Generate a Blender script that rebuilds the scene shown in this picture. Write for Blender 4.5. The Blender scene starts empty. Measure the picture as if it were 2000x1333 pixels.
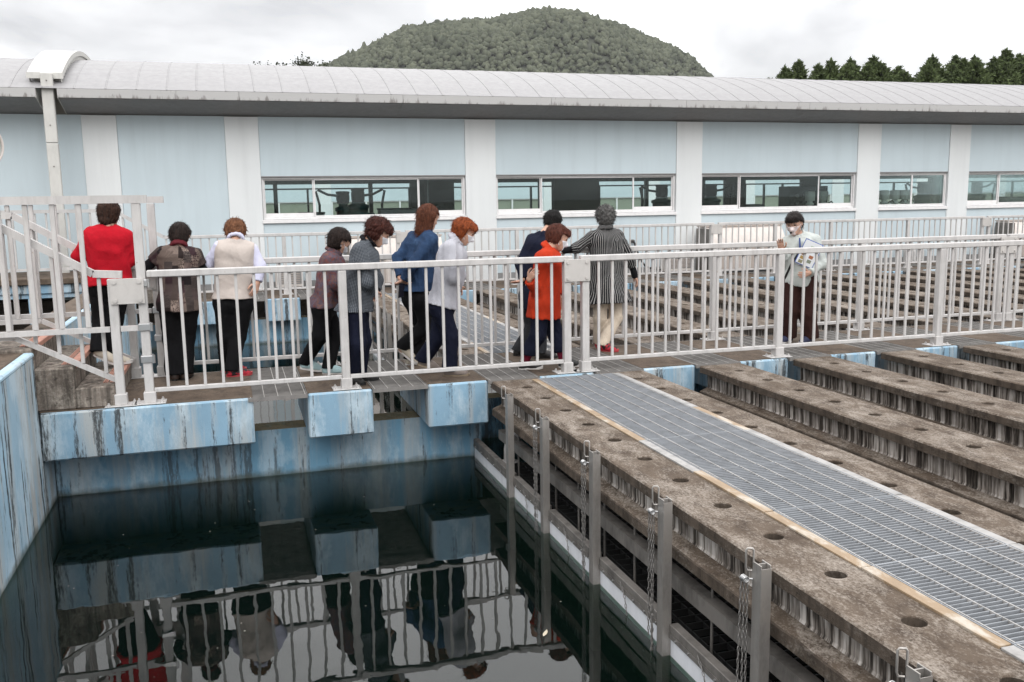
import bpy, math, random
import numpy as np
from mathutils import Vector, Matrix

SC = bpy.context.scene
COL = SC.collection
rng = random.Random(7)
R = math.radians

# ------------------------------------------------------------------ camera, sky, sun, exposure
cam_d = bpy.data.cameras.new('camera')
cam = bpy.data.objects.new('camera', cam_d)
COL.objects.link(cam)
right, down, fwd = (0.955363, -0.295039, -0.015303), (-0.059346, -0.14091, -0.988242), (0.289414, 0.945038, -0.15213)
def _n(v):
    v = Vector(v); v.normalize(); return v
_r = _n(right); _f = Vector(fwd); _f = _n(_f - _r * _f.dot(_r)); _d = _f.cross(_r)
if _d.dot(Vector(down)) < 0: _d = -_d
M = Matrix(((_r.x, -_d.x, -_f.x, 0), (_r.y, -_d.y, -_f.y, 0), (_r.z, -_d.z, -_f.z, 1.65), (0, 0, 0, 1)))
cam.matrix_world = M
cam_d.sensor_width = 36.0
cam_d.lens = 32.172
cam_d.clip_start = 0.1
cam_d.clip_end = 6000
SC.camera = cam
SC.render.resolution_x, SC.render.resolution_y = 1024, 682
SC.view_settings.view_transform = 'Standard'
SC.view_settings.look = 'None'
SC.view_settings.exposure = -0.30
SC.view_settings.gamma = 1.0
SC.view_settings.use_curve_mapping = False
SC.cycles.use_denoising = True
SC.cycles.max_bounces = 8
SC.cycles.diffuse_bounces = 4
SC.cycles.glossy_bounces = 4
SC.cycles.transparent_max_bounces = 24
SC.cycles.caustics_reflective = False
SC.cycles.caustics_refractive = False

def node(nt, typ, ins=None, **props):
    n = nt.nodes.new(typ)
    for k, v in props.items(): setattr(n, k, v)
    for k, v in (ins or {}).items():
        s = n.inputs[k]
        if isinstance(v, bpy.types.NodeSocket): nt.links.new(v, s)
        else: s.default_value = v
    return n
def c4(c): return (c[0], c[1], c[2], 1.0)
def noise(nt, vec, scale, detail=3.0, rough=0.55, dist=0.0):
    return node(nt, 'ShaderNodeTexNoise', {'Vector': vec, 'Scale': scale, 'Detail': detail, 'Roughness': rough, 'Distortion': dist}).outputs['Fac']
def ramp(nt, fac, stops, interp='LINEAR'):
    n = node(nt, 'ShaderNodeValToRGB', {'Fac': fac})
    cr = n.color_ramp; cr.interpolation = interp
    while len(cr.elements) < len(stops): cr.elements.new(0.5)
    for e, (p, c) in zip(cr.elements, stops):
        e.position = p; e.color = c4(c) if not isinstance(c, (int, float)) else (c, c, c, 1)
    return n.outputs['Color']
def mixc(nt, fac, a, b, blend='MIX'):
    n = nt.nodes.new('ShaderNodeMix'); n.data_type = 'RGBA'; n.blend_type = blend
    for i, v in ((0, fac), (6, a), (7, b)):
        if isinstance(v, bpy.types.NodeSocket): nt.links.new(v, n.inputs[i])
        elif i == 0: n.inputs[0].default_value = v
        else: n.inputs[i].default_value = c4(v)
    return n.outputs[2]
def mth(nt, op, a, b=0.0, c=0.0, clamp=False):
    n = nt.nodes.new('ShaderNodeMath'); n.operation = op; n.use_clamp = clamp
    for i, v in enumerate((a, b, c)):
        if isinstance(v, bpy.types.NodeSocket): nt.links.new(v, n.inputs[i])
        else: n.inputs[i].default_value = v
    return n.outputs[0]
def vscale(nt, vec, s):
    return node(nt, 'ShaderNodeMapping', {'Vector': vec, 'Scale': s}).outputs[0]
def sep(nt, vec):
    return node(nt, 'ShaderNodeSeparateXYZ', {'Vector': vec}).outputs
def pos(nt): return node(nt, 'ShaderNodeNewGeometry').outputs['Position']

# world: an overcast sky, brighter overhead than at the horizon, with faint lilac grey cloud
W = bpy.data.worlds.new('World'); SC.world = W; W.use_nodes = True
nt = W.node_tree; nt.nodes.clear()
SUN_EL, SUN_AZ = R(40), R(198)      # veiled by cloud, behind the viewer
sky = node(nt, 'ShaderNodeTexSky', sky_type='NISHITA', sun_disc=False, sun_elevation=SUN_EL, sun_rotation=SUN_AZ)
gen = node(nt, 'ShaderNodeTexCoord').outputs['Generated']
gx, gy, gz = sep(nt, gen)
zz = mth(nt, 'MAXIMUM', gz, 0.0)
den = mth(nt, 'ADD', zz, 0.22)
cv = node(nt, 'ShaderNodeCombineXYZ', {'X': mth(nt, 'DIVIDE', gx, den), 'Y': mth(nt, 'DIVIDE', gy, den), 'Z': 0.35}).outputs[0]
cl = noise(nt, vscale(nt, cv, (1.15, 0.9, 1)), 1.0, 6.0, 0.55, 0.3)
ccol = ramp(nt, cl, [(0.34, (0.40, 0.396, 0.402)), (0.47, (0.62, 0.615, 0.618)), (0.57, (1.0, 0.998, 0.995))])
_sd = Vector((math.sin(SUN_AZ) * math.cos(SUN_EL), math.cos(SUN_AZ) * math.cos(SUN_EL), math.sin(SUN_EL)))
dt = node(nt, 'ShaderNodeVectorMath', {0: gen, 1: tuple(_sd)}, operation='DOT_PRODUCT').outputs['Value']
lobe = mth(nt, 'EXPONENT', mth(nt, 'MULTIPLY', mth(nt, 'SUBTRACT', dt, 1.0), 4.2))
lum = mth(nt, 'MULTIPLY_ADD', lobe, 0.8, mth(nt, 'MULTIPLY_ADD', zz, 3.7, 1.0))
lcol = mixc(nt, 1.0, ccol, node(nt, 'ShaderNodeCombineColor', {0: lum, 1: lum, 2: lum}).outputs[0], 'MULTIPLY')
b1 = node(nt, 'ShaderNodeBackground', {'Color': node(nt, 'ShaderNodeHueSaturation', {'Saturation': 0.30, 'Color': sky.outputs[0]}).outputs[0], 'Strength': 0.05})
b2 = node(nt, 'ShaderNodeBackground', {'Color': lcol, 'Strength': 0.95})
ad = node(nt, 'ShaderNodeAddShader', {0: b1.outputs[0], 1: b2.outputs[0]})
wo = node(nt, 'ShaderNodeOutputWorld', {'Surface': ad.outputs[0]})

sun_d = bpy.data.lights.new('sun', 'SUN'); sun_d.energy = 1.3; sun_d.angle = R(40); sun_d.color = (1.0, 0.97, 0.93)
sun = bpy.data.objects.new('sun', sun_d); COL.objects.link(sun)
# the lamp shines along its -Z: turn it to the same direction as the sky's sun
sun.rotation_euler = _sd.to_track_quat('Z', 'Y').to_euler()
sun.location = (0, 0, 40)

# ------------------------------------------------------------------ mesh helpers
class MB:
    def __init__(s): s.v = []; s.f = []; s.m = []; s.s = []
    def add(s, vs, fs, mi=0, smooth=False):
        o = len(s.v); s.v += [tuple(v) for v in vs]
        s.f += [tuple(i + o for i in f) for f in fs]; s.m += [mi] * len(fs); s.s += [smooth] * len(fs)
    def box(s, x0, x1, y0, y1, z0, z1, mi=0, top=None):
        vs = [(x0,y0,z0),(x1,y0,z0),(x1,y1,z0),(x0,y1,z0),(x0,y0,z1),(x1,y0,z1),(x1,y1,z1),(x0,y1,z1)]
        s.add(vs, [(0,3,2,1),(0,1,5,4),(1,2,6,5),(2,3,7,6),(3,0,4,7)], mi)
        s.add(vs[4:], [(0,1,2,3)], mi if top is None else top)
    def cbox(s, x0, x1, y0, y1, z0, z1, c=0.004, mi=0, top=None):
        """box with small chamfers on every edge"""
        X, Y, Z = (x0, x1), (y0, y1), (z0, z1)
        vs = []; idx = {}
        for i in (0, 1):
            for j in (0, 1):
                for k in (0, 1):
                    sx, sy, sz = (1, -1)[i], (1, -1)[j], (1, -1)[k]
                    for a in range(3):
                        idx[(i, j, k, a)] = len(vs)
                        vs.append((X[i] + (c*sx if a != 0 else 0), Y[j] + (c*sy if a != 1 else 0), Z[k] + (c*sz if a != 2 else 0)))
        F = []; T = []
        for a in range(3):
            b, d = (a + 1) % 3, (a + 2) % 3
            for e in (0, 1):
                q = []
                for (p, r) in ((0,0),(1,0),(1,1),(0,1)):
                    t = [0,0,0]; t[a] = e; t[b] = p; t[d] = r; q.append(idx[(*t, a)])
                if e == 0: q.reverse()
                (T if (a == 2 and e == 1) else F).append(tuple(q))
        for a in range(3):           # edges parallel to axis a
            b, d = (a + 1) % 3, (a + 2) % 3
            for p in (0, 1):
                for r in (0, 1):
                    t0 = [0,0,0]; t1 = [0,0,0]; t1[a] = 1
                    for t in (t0, t1): t[b] = p; t[d] = r
                    q = [idx[(*t0, b)], idx[(*t1, b)], idx[(*t1, d)], idx[(*t0, d)]]
                    if (p == r): q.reverse()
                    F.append(tuple(q))
        for i in (0, 1):
            for j in (0, 1):
                for k in (0, 1):
                    q = [idx[(i, j, k, a)] for a in range(3)]
                    if (i + j + k) % 2 == 0: q.reverse()
                    F.append(tuple(q))
        o = len(s.v)
        s.add(vs, F, mi)
        s.f += [tuple(i + o for i in f) for f in T]; s.m += [mi if top is None else top] * len(T); s.s += [False] * len(T)
    def tube(s, pts, r, n=8, mi=0, cap=True, smooth=True):
        pts = [Vector(p) for p in pts]
        rs = r if isinstance(r, (list, tuple)) else [r] * len(pts)
        rings = []; ref = None
        for i, p in enumerate(pts):
            t = (pts[min(i+1, len(pts)-1)] - pts[max(i-1, 0)]).normalized()
            if ref is None:
                ref = Vector((0, 0, 1)) if abs(t.z) < 0.9 else Vector((1, 0, 0))
            u = (ref - t * ref.dot(t)).normalized(); w = t.cross(u); ref = u
            rings.append([p + (u * math.cos(2*math.pi*k/n) + w * math.sin(2*math.pi*k/n)) * rs[i] for k in range(n)])
        vs = [v for ring in rings for v in ring]; fs = []
        for i in range(len(pts) - 1):
            for k in range(n):
                a, b = i*n + k, i*n + (k+1) % n
                fs.append((a, b, b + n, a + n))
        s.add(vs, fs, mi, smooth)
        if cap:
            s.add(rings[0], [tuple(reversed(range(n)))], mi); s.add(rings[-1], [tuple(range(n))], mi)
    def lathe(s, prof, cx, cy, n=16, mi=0, smooth=True):
        vs = []; fs = []
        for (r, z) in prof:
            for k in range(n): vs.append((cx + r*math.cos(2*math.pi*k/n), cy + r*math.sin(2*math.pi*k/n), z))
        for i in range(len(prof) - 1):
            for k in range(n):
                a, b = i*n + k, i*n + (k+1) % n
                fs.append((a, b, b + n, a + n))
        s.add(vs, fs, mi, smooth)
        s.add(vs[:n], [tuple(reversed(range(n)))], mi); s.add(vs[-n:], [tuple(range(n))], mi)
    def prism(s, prof, axis, a0, a1, mi=0, mis=None, caps=True):
        """closed profile (list of 2D points, counter-clockwise seen from +axis) extruded along an axis"""
        def P(p, a):
            return (a, p[0], p[1]) if axis == 'x' else ((p[0], a, p[1]) if axis == 'y' else (p[0], p[1], a))
        n = len(prof); vs = [P(p, a0) for p in prof] + [P(p, a1) for p in prof]
        flip = axis == 'y'
        for i in range(n):
            j = (i + 1) % n; q = (i, j, j + n, i + n)
            if flip: q = q[::-1]
            s.add([vs[k] for k in q], [(0, 1, 2, 3)], mi if mis is None else mis[i])
        if caps:
            a, b = list(range(n)), list(range(n, 2*n))
            if flip: s.add(vs, [tuple(a), tuple(reversed(b))], mi)
            else: s.add(vs, [tuple(reversed(a)), tuple(b)], mi)
    def mesh(s, name, mats):
        me = bpy.data.meshes.new(name)
        me.from_pydata(s.v, [], s.f)
        for m in (mats if isinstance(mats, (list, tuple)) else [mats]): me.materials.append(m)
        me.polygons.foreach_set('material_index', s.m); me.polygons.foreach_set('use_smooth', s.s)
        me.update(); return me
    def obj(s, name, mats, parent=None, loc=None):
        return link(name, s.mesh(name, mats), parent, loc)
def link(name, me, parent=None, loc=None, rot=None):
    o = bpy.data.objects.new(name, me); COL.objects.link(o)
    if parent: o.parent = parent
    if loc: o.location = loc
    if rot: o.rotation_euler = rot
    return o
def tag(o, label=None, cat=None, group=None, kind=None):
    for k, v in (('label', label), ('category', cat), ('group', group), ('kind', kind)):
        if v: o[k] = v
    return o
def thing(name, label, cat, loc=(0, 0, 0), group=None, rz=0.0):
    o = bpy.data.objects.new(name, None); COL.objects.link(o); o.location = loc; o.rotation_euler = (0, 0, rz)
    o.empty_display_size = 0.1
    return tag(o, label, cat, group)
def struct(o): o['kind'] = 'structure'; return o
def stuff(o): o['kind'] = 'stuff'; return o
def dup(root, loc, label=None, rz=None):
    r = root.copy(); COL.objects.link(r); r.location = loc
    if label: r['label'] = label
    if rz is not None: r.rotation_euler = (0, 0, rz)
    for ch in list(root.children):
        c = ch.copy(); COL.objects.link(c); c.parent = r
        for g in list(ch.children):
            d = g.copy(); COL.objects.link(d); d.parent = c
    return r

# ------------------------------------------------------------------ materials
def mat(name, col=(0.5, 0.5, 0.5), rough=0.6, metal=0.0, spec=0.5, build=None):
    m = bpy.data.materials.new(name); m.use_nodes = True; t = m.node_tree
    b = t.nodes['Principled BSDF']
    b.inputs['Base Color'].default_value = c4(col); b.inputs['Roughness'].default_value = rough
    b.inputs['Metallic'].default_value = metal; b.inputs['Specular IOR Level'].default_value = spec
    if build: build(t, b)
    return m
def bump(t, b, h, dist=0.01, strength=0.5):
    n = node(t, 'ShaderNodeBump', {'Height': h, 'Distance': dist, 'Strength': strength})
    t.links.new(n.outputs[0], b.inputs['Normal'])
def setc(t, b, s, k='Base Color'): t.links.new(s, b.inputs[k])

def mk_concrete(dark, mid, pale, pale_at=0.58, sc=1.0, streak=0.0, bumpd=0.004):
    def f(t, b):
        p = pos(t)
        a = noise(t, vscale(t, p, (1, 0.55, 1)), 9*sc, 8, 0.68, 0.4)
        base = ramp(t, a, [(0.30, dark), (0.52, mid), (0.75, tuple(x*1.25 for x in mid))])
        big = noise(t, p, 1.7*sc, 3, 0.6)
        fine = noise(t, vscale(t, p, (1.0, 0.6, 1.0)), 75*sc, 6, 0.8)
        lich = mth(t, 'MULTIPLY_ADD', fine, 0.62, mth(t, 'MULTIPLY_ADD', noise(t, vscale(t, p, (1.4, 0.6, 1)), 6.5*sc, 6, 0.66, 0.8), 0.42, mth(t, 'MULTIPLY', big, 0.22)))
        k = ramp(t, lich, [(pale_at, 0), (pale_at + 0.17, 0.9)])
        c = mixc(t, k, base, pale)
        spots = ramp(t, noise(t, p, 34*sc, 3, 0.7), [(0.30, 1), (0.40, 0)])
        c = mixc(t, mth(t, 'MULTIPLY', spots, 0.6), c, tuple(x*0.5 for x in dark))
        if streak:
            s = noise(t, vscale(t, p, (13, 13, 0.9)), 1.0, 4, 0.65)
            c = mixc(t, mth(t, 'MULTIPLY', ramp(t, s, [(0.45, 0), (0.62, 1)]), streak), c, tuple(x*0.45 for x in dark))
        setc(t, b, c)
        bump(t, b, mth(t, 'ADD', fine, a), bumpd, 0.8)
    return f
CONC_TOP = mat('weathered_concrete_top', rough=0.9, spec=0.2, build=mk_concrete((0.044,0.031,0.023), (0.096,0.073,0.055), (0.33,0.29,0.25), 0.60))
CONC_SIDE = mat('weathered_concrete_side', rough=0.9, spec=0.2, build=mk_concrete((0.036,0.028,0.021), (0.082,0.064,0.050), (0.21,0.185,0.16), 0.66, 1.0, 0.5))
CONC_DECK = mat('damp_brown_concrete', rough=0.85, spec=0.25, build=mk_concrete((0.050,0.037,0.028), (0.105,0.078,0.058), (0.19,0.155,0.125), 0.66, 0.8))
CONC_STAIR = mat('stair_concrete', rough=0.9, spec=0.2, build=mk_concrete((0.06,0.05,0.042), (0.20,0.17,0.145), (0.40,0.36,0.31), 0.60, 0.55, 0.7))
def _web(t, b):
    p = pos(t); x, y, z = sep(t, p)
    s1 = noise(t, vscale(t, p, (1, 24, 1.6)), 1.0, 4, 0.6, 0.25)
    s2 = noise(t, vscale(t, p, (1, 60, 5)), 1.0, 3, 0.6)
    v = mth(t, 'MULTIPLY_ADD', s2, 0.35, mth(t, 'MULTIPLY', s1, 0.75))
    c = ramp(t, v, [(0.43, (0.018,0.015,0.013)), (0.50, (0.095,0.08,0.068)), (0.56, (0.30,0.265,0.235)), (0.66, (0.62,0.58,0.54))])
    n = noise(t, p, 3, 4, 0.6)
    setc(t, b, mixc(t, ramp(t, n, [(0.35, 0.45), (0.6, 0.0)]), c, (0.06,0.05,0.042)))
    bump(t, b, v, 0.006, 0.6)
WEB = mat('lime_streaked_concrete', rough=0.9, spec=0.2, build=_web)
def mk_blue(base, streak=1.0, lowalgae=False):
    def f(t, b):
        p = pos(t); x, y, z = sep(t, p)
        var = noise(t, p, 2.2, 4, 0.6)
        c = ramp(t, var, [(0.3, tuple(v*0.86 for v in base)), (0.7, tuple(min(1, v*1.08) for v in base))])
        # pale grey washed runs
        s0 = noise(t, vscale(t, p, (5.5, 5.5, 0.35)), 1.0, 5, 0.65)
        c = mixc(t, mth(t, 'MULTIPLY', ramp(t, s0, [(0.46, 0), (0.62, 1)]), 0.8*streak), c, (0.40,0.40,0.38))
        wn_ = noise(t, vscale(t, p, (3.0, 3.0, 1.2)), 1.0, 6, 0.7)
        c = mixc(t, mth(t, 'MULTIPLY', ramp(t, wn_, [(0.50, 0), (0.62, 1)]), 0.6*streak), c, (0.50,0.60,0.66))
        # black mould runs, breaking up along their length
        s1 = noise(t, vscale(t, p, (12.0, 12.0, 0.85)), 1.0, 6, 0.64, 0.08)
        s2 = noise(t, vscale(t, p, (52, 52, 14)), 1.0, 4, 0.7)
        m = mth(t, 'MULTIPLY_ADD', noise(t, vscale(t, p, (2.2, 2.2, 0.3)), 1.0, 2), 0.28, mth(t, 'MULTIPLY_ADD', s2, 0.20, mth(t, 'MULTIPLY', s1, 0.66)))
        k = ramp(t, m, [(0.605, 0), (0.655, 1)])
        c = mixc(t, mth(t, 'MULTIPLY', k, 0.92*streak), c, (0.028,0.032,0.034))
        sp = ramp(t, noise(t, p, 60, 3, 0.7), [(0.68, 0), (0.74, 1)])
        c = mixc(t, mth(t, 'MULTIPLY', sp, 0.5*streak), c, (0.05,0.06,0.06))
        if lowalgae:
            g = node(t, 'ShaderNodeMapRange', {'Value': mth(t, 'MULTIPLY_ADD', noise(t, p, 7, 4, 0.6), 0.12, z), 'From Min': -0.775, 'From Max': -0.72, 'To Min': 1.0, 'To Max': 0.0}).outputs[0]
            c = mixc(t, mth(t, 'MULTIPLY', g, 0.75), c, (0.055,0.065,0.045))
        setc(t, b, c)
        bump(t, b, noise(t, p, 90, 3, 0.6), 0.004, 0.35)
    return f
BLUE_BLOCK = mat('stained_sky_blue_paint', rough=0.55, build=mk_blue((0.21,0.345,0.455)))
BLUE_WALL = mat('stained_blue_basin_paint', rough=0.5, build=mk_blue((0.14,0.30,0.43), 0.8, True))
BLUE_SIDE = mat('streaked_pale_blue_paint', rough=0.55, build=mk_blue((0.31,0.46,0.57), 1.15, True))
BLUE_EDGE = mat('pale_blue_coping_paint', rough=0.5, build=mk_blue((0.40,0.58,0.70), 0.5))
MOSS = mat('mossy_wall_top', rough=0.9, build=mk_concrete((0.05,0.045,0.025), (0.12,0.10,0.055), (0.16,0.22,0.20), 0.66))
def _paint(base, rough=0.45, dirt=0.25):
    def f(t, b):
        p = pos(t)
        n = noise(t, vscale(t, p, (3, 3, 1.2)), 3.0, 5, 0.65)
        c = ramp(t, n, [(0.30, tuple(v*(1-dirt) for v in base)), (0.55, base), (0.8, tuple(min(0.95, v*1.04) for v in base))])
        setc(t, b, c)
        setc(t, b, ramp(t, n, [(0.3, rough+0.15), (0.7, rough)]), 'Roughness')
    return f
def _rail(t, b):
    p = pos(t); base = (0.495,0.48,0.47)
    n = noise(t, vscale(t, p, (3, 3, 1.2)), 3.0, 5, 0.65)
    c = ramp(t, n, [(0.30, tuple(v*0.80 for v in base)), (0.55, base), (0.8, tuple(v*1.06 for v in base))])
    s_ = noise(t, vscale(t, p, (30, 30, 2.2)), 1.0, 4, 0.65)
    c = mixc(t, mth(t, 'MULTIPLY', ramp(t, s_, [(0.56, 0), (0.72, 1)]), 0.35), c, (0.26,0.24,0.215))
    r_ = noise(t, p, 38, 3, 0.65)
    c = mixc(t, mth(t, 'MULTIPLY', ramp(t, r_, [(0.69, 0), (0.74, 1)]), 0.7), c, (0.20,0.115,0.06))
    setc(t, b, c); setc(t, b, ramp(t, n, [(0.3, 0.6), (0.7, 0.42)]), 'Roughness')
    bump(t, b, noise(t, p, 120, 2, 0.5), 0.001, 0.3)
FENCE = mat('silver_white_railing_paint', rough=0.45, build=_rail)
FENCE_PLATE = mat('beige_grey_joint_plate', (0.5,0.48,0.46), 0.5, build=_paint((0.47,0.45,0.43), 0.5, 0.12))
STEEL = mat('dull_stainless_steel', (0.40,0.38,0.36), 0.42, 0.75, build=_paint((0.42,0.395,0.37), 0.38, 0.35))
STEEL_DK = mat('dark_wet_steel', (0.2,0.19,0.18), 0.5, 0.4, build=_paint((0.20,0.185,0.17), 0.45, 0.5))
CHROME = mat('bright_hinge_steel', (0.50,0.50,0.50), 0.35, 1.0)
CHAIN = mat('chain_steel', (0.22,0.21,0.20), 0.5, 0.6)
GALV = mat('galvanised_grating_steel', (0.26,0.275,0.29), 0.5, 0.25, build=_paint((0.265,0.28,0.30), 0.5, 0.25))
GALV_BR = mat('pale_grating_rod', (0.55,0.56,0.57), 0.5, 0.2, build=_paint((0.40,0.39,0.38), 0.5, 0.45))
GALV_DK = mat('aged_grating_steel', (0.2,0.19,0.18), 0.6, 0.2, build=_paint((0.205,0.195,0.185), 0.55, 0.3))
GALV_ROD = mat('aged_grating_rod', (0.36,0.35,0.33), 0.55, 0.2, build=_paint((0.38,0.365,0.345), 0.55, 0.3))
def _rustedge(base, rust):
    def f(t, b):
        p = pos(t)
        n = noise(t, vscale(t, p, (2.5, 1.0, 1)), 3.2, 6, 0.68, 0.6)
        c = ramp(t, n, [(0.40, base), (0.52, rust), (0.75, tuple(v*0.75 for v in rust))])
        setc(t, b, c)
    return f
EDGE_CREAM = mat('cream_rusting_edge_plate', rough=0.55, build=_rustedge((0.42,0.375,0.315), (0.28,0.20,0.125)))
EDGE_WHITE = mat('white_edge_plate', rough=0.5, build=_paint((0.33,0.32,0.31), 0.5, 0.4))
BOARD = mat('white_gate_board', (0.70,0.71,0.74), 0.4, build=_paint((0.72,0.73,0.76), 0.4, 0.1))
NOSING = mat('terracotta_nosing', rough=0.6, build=_paint((0.46,0.23,0.17), 0.6, 0.3))
def _wall(base):
    def f(t, b):
        p = pos(t)
        n = noise(t, p, 0.6, 4, 0.55)
        c = ramp(t, n, [(0.3, tuple(v*0.95 for v in base)), (0.7, tuple(v*1.03 for v in base))])
        s = noise(t, vscale(t, p, (4, 4, 0.3)), 1.0, 5, 0.65)
        c = mixc(t, mth(t, 'MULTIPLY', ramp(t, s, [(0.48, 0), (0.75, 1)]), 0.20), c, tuple(v*0.62 for v in base))
        setc(t, b, c)
        bump(t, b, mth(t, 'ADD', noise(t, p, 45, 4, 0.7), noise(t, p, 3, 2)), 0.004, 0.3)
    return f
WALL_BLUE = mat('powder_blue_stucco', rough=0.8, spec=0.2, build=_wall((0.50,0.575,0.61)))
WALL_PALE = mat('pale_grey_stucco', rough=0.8, spec=0.2, build=_wall((0.66,0.68,0.685)))
FASCIA = mat('grey_eave_panel', (0.19,0.185,0.185), 0.55, build=_paint((0.235,0.23,0.23), 0.55, 0.06))
def _gutter(t, b):
    p = pos(t); x, y, z = sep(t, p)
    s = noise(t, vscale(t, p, (9, 1, 2)), 1.0, 5, 0.7)
    low = node(t, 'ShaderNodeMapRange', {'Value': z, 'From Min': 3.50, 'From Max': 3.60, 'To Min': 0.16, 'To Max': 0.0}).outputs[0]
    k = ramp(t, mth(t, 'ADD', s, low), [(0.62, 0), (0.74, 1)])
    setc(t, b, mixc(t, mth(t, 'MULTIPLY', k, 0.7), (0.42,0.415,0.41), (0.10,0.085,0.075)))
GUTTER = mat('stained_grey_gutter', rough=0.5, build=_gutter)
ROOF = mat('white_metal_roofing', (0.74,0.72,0.75), 0.35, build=_paint((0.255,0.25,0.254), 0.45, 0.04))
VENT = mat('off_white_vent_sheet', (0.6,0.6,0.57), 0.45, build=_paint((0.52,0.512,0.485), 0.45, 0.12))
SASH = mat('white_window_frame', (0.70,0.69,0.69), 0.4, build=_paint((0.72,0.71,0.71), 0.4, 0.08))
SASH_DK = mat('grey_window_gasket', (0.10,0.10,0.10), 0.5)
def _glass(t, b):
    t.nodes.remove(b); out = t.nodes['Material Output']
    fr = node(t, 'ShaderNodeFresnel', {'IOR': 1.5})
    k = mth(t, 'MULTIPLY_ADD', fr.outputs[0], 0.75, 0.0, clamp=True)
    tr = node(t, 'ShaderNodeBsdfTransparent', {'Color': (0.84,0.92,0.92,1)})
    gl = node(t, 'ShaderNodeBsdfGlossy', {'Color': (0.9,0.95,0.95,1), 'Roughness': 0.01})
    mx = node(t, 'ShaderNodeMixShader', {0: k, 1: tr.outputs[0], 2: gl.outputs[0]})
    t.links.new(mx.outputs[0], out.inputs['Surface'])
GLASS = mat('window_glass', build=_glass)
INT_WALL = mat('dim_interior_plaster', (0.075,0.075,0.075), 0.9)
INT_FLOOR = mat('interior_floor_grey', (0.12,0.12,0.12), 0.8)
PUMP = mat('dark_green_pump_enamel', (0.03,0.085,0.078), 0.4)
PUMP_DK = mat('black_motor_casing', (0.02,0.024,0.024), 0.5)
RUBBER = mat('black_rubber_hose', (0.012,0.012,0.013), 0.5)
IVORY = mat('ivory_canister', (0.60,0.58,0.52), 0.45)
CABINET_DK = mat('charcoal_control_cabinet', (0.045,0.048,0.05), 0.5)
BOX_GREY = mat('grey_duct_box', (0.22,0.22,0.22), 0.6)
CREAM = mat('cream_cabinet_sheet', (0.62,0.56,0.52), 0.5, build=_paint((0.64,0.585,0.545), 0.5, 0.12))
CREAM_SH = mat('tan_cabinet_sheet', (0.42,0.36,0.32), 0.5, build=_paint((0.46,0.40,0.36), 0.5, 0.2))
PIPE = mat('grey_vinyl_pipe', (0.50,0.49,0.48), 0.45, build=_paint((0.50,0.49,0.48), 0.45, 0.15))
def _leaf(dark, light):
    def f(t, b):
        a = node(t, 'ShaderNodeAttribute', attribute_name='tone').outputs['Fac']
        p = pos(t)
        n = noise(t, p, 0.8, 4, 0.7)
        setc(t, b, ramp(t, mth(t, 'MULTIPLY_ADD', n, 0.5, mth(t, 'MULTIPLY', a, 0.55)), [(0.15, dark), (0.85, light)]))
    return f
HILL_LEAF = mat('far_forest_foliage', rough=0.95, spec=0.1, build=_leaf((0.022,0.029,0.020), (0.115,0.124,0.086)))
PINE_LEAF = mat('pine_needles', rough=0.85, spec=0.15, build=_leaf((0.035,0.050,0.020), (0.115,0.150,0.060)))
BUSH_LEAF = mat('broadleaf_foliage', rough=0.85, spec=0.15, build=_leaf((0.03,0.036,0.025), (0.08,0.09,0.06)))
BARK = mat('brown_bark', (0.06,0.045,0.035), 0.9)
SOIL = mat('forest_floor', (0.045,0.05,0.035), 0.95)
GROUND = mat('pale_gravel_ground', rough=0.95, build=mk_concrete((0.08,0.075,0.06), (0.16,0.15,0.12), (0.22,0.21,0.18), 0.66, 0.4))
BLACK_BED_HOLE = mat('black_bed_and_hole_shade', (0.008,0.012,0.010), 0.9)
def _water(t, b):
    t.nodes.remove(b); out = t.nodes['Material Output']
    p = pos(t)
    h = mth(t, 'MULTIPLY_ADD', noise(t, vscale(t, p, (1, 0.7, 1)), 2.6, 2, 0.5, 0.3), 1.0, mth(t, 'MULTIPLY', noise(t, p, 9, 2, 0.5), 0.10))
    bm = node(t, 'ShaderNodeBump', {'Height': h, 'Distance': 0.030, 'Strength': 0.065})
    fr = node(t, 'ShaderNodeFresnel', {'IOR': 1.42, 'Normal': bm.outputs[0]})
    tr = node(t, 'ShaderNodeBsdfTransparent', {'Color': (0.50,0.72,0.60,1)})
    gl = node(t, 'ShaderNodeBsdfGlossy', {'Color': (1,1,1,1), 'Roughness': 0.0, 'Normal': bm.outputs[0]})
    df = node(t, 'ShaderNodeBsdfDiffuse', {'Color': (0.035,0.095,0.075,1)})
    mk = node(t, 'ShaderNodeMixShader', {0: 0.035, 1: tr.outputs[0], 2: df.outputs[0]})
    mx = node(t, 'ShaderNodeMixShader', {0: fr.outputs[0], 1: mk.outputs[0], 2: gl.outputs[0]})
    t.links.new(mx.outputs[0], out.inputs['Surface'])
    ab = node(t, 'ShaderNodeVolumeAbsorption', {'Color': (0.22,0.58,0.42,1), 'Density': 4.0})
    t.links.new(ab.outputs[0], out.inputs['Volume'])
WATER = mat('still_dark_water', build=_water)
# ------------------------------------------------------------------ setting: ground, water, basins
A0, PITCH, BW = 2.24, 1.07, 0.46
def AX(j): return A0 + PITCH * j
WZ = -0.84
ORD = ['first', 'second', 'third', 'fourth', 'fifth', 'sixth', 'seventh', 'eighth', 'ninth', 'tenth', 'eleventh', 'twelfth', 'thirteenth', 'fourteenth', 'fifteenth', 'sixteenth']

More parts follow.
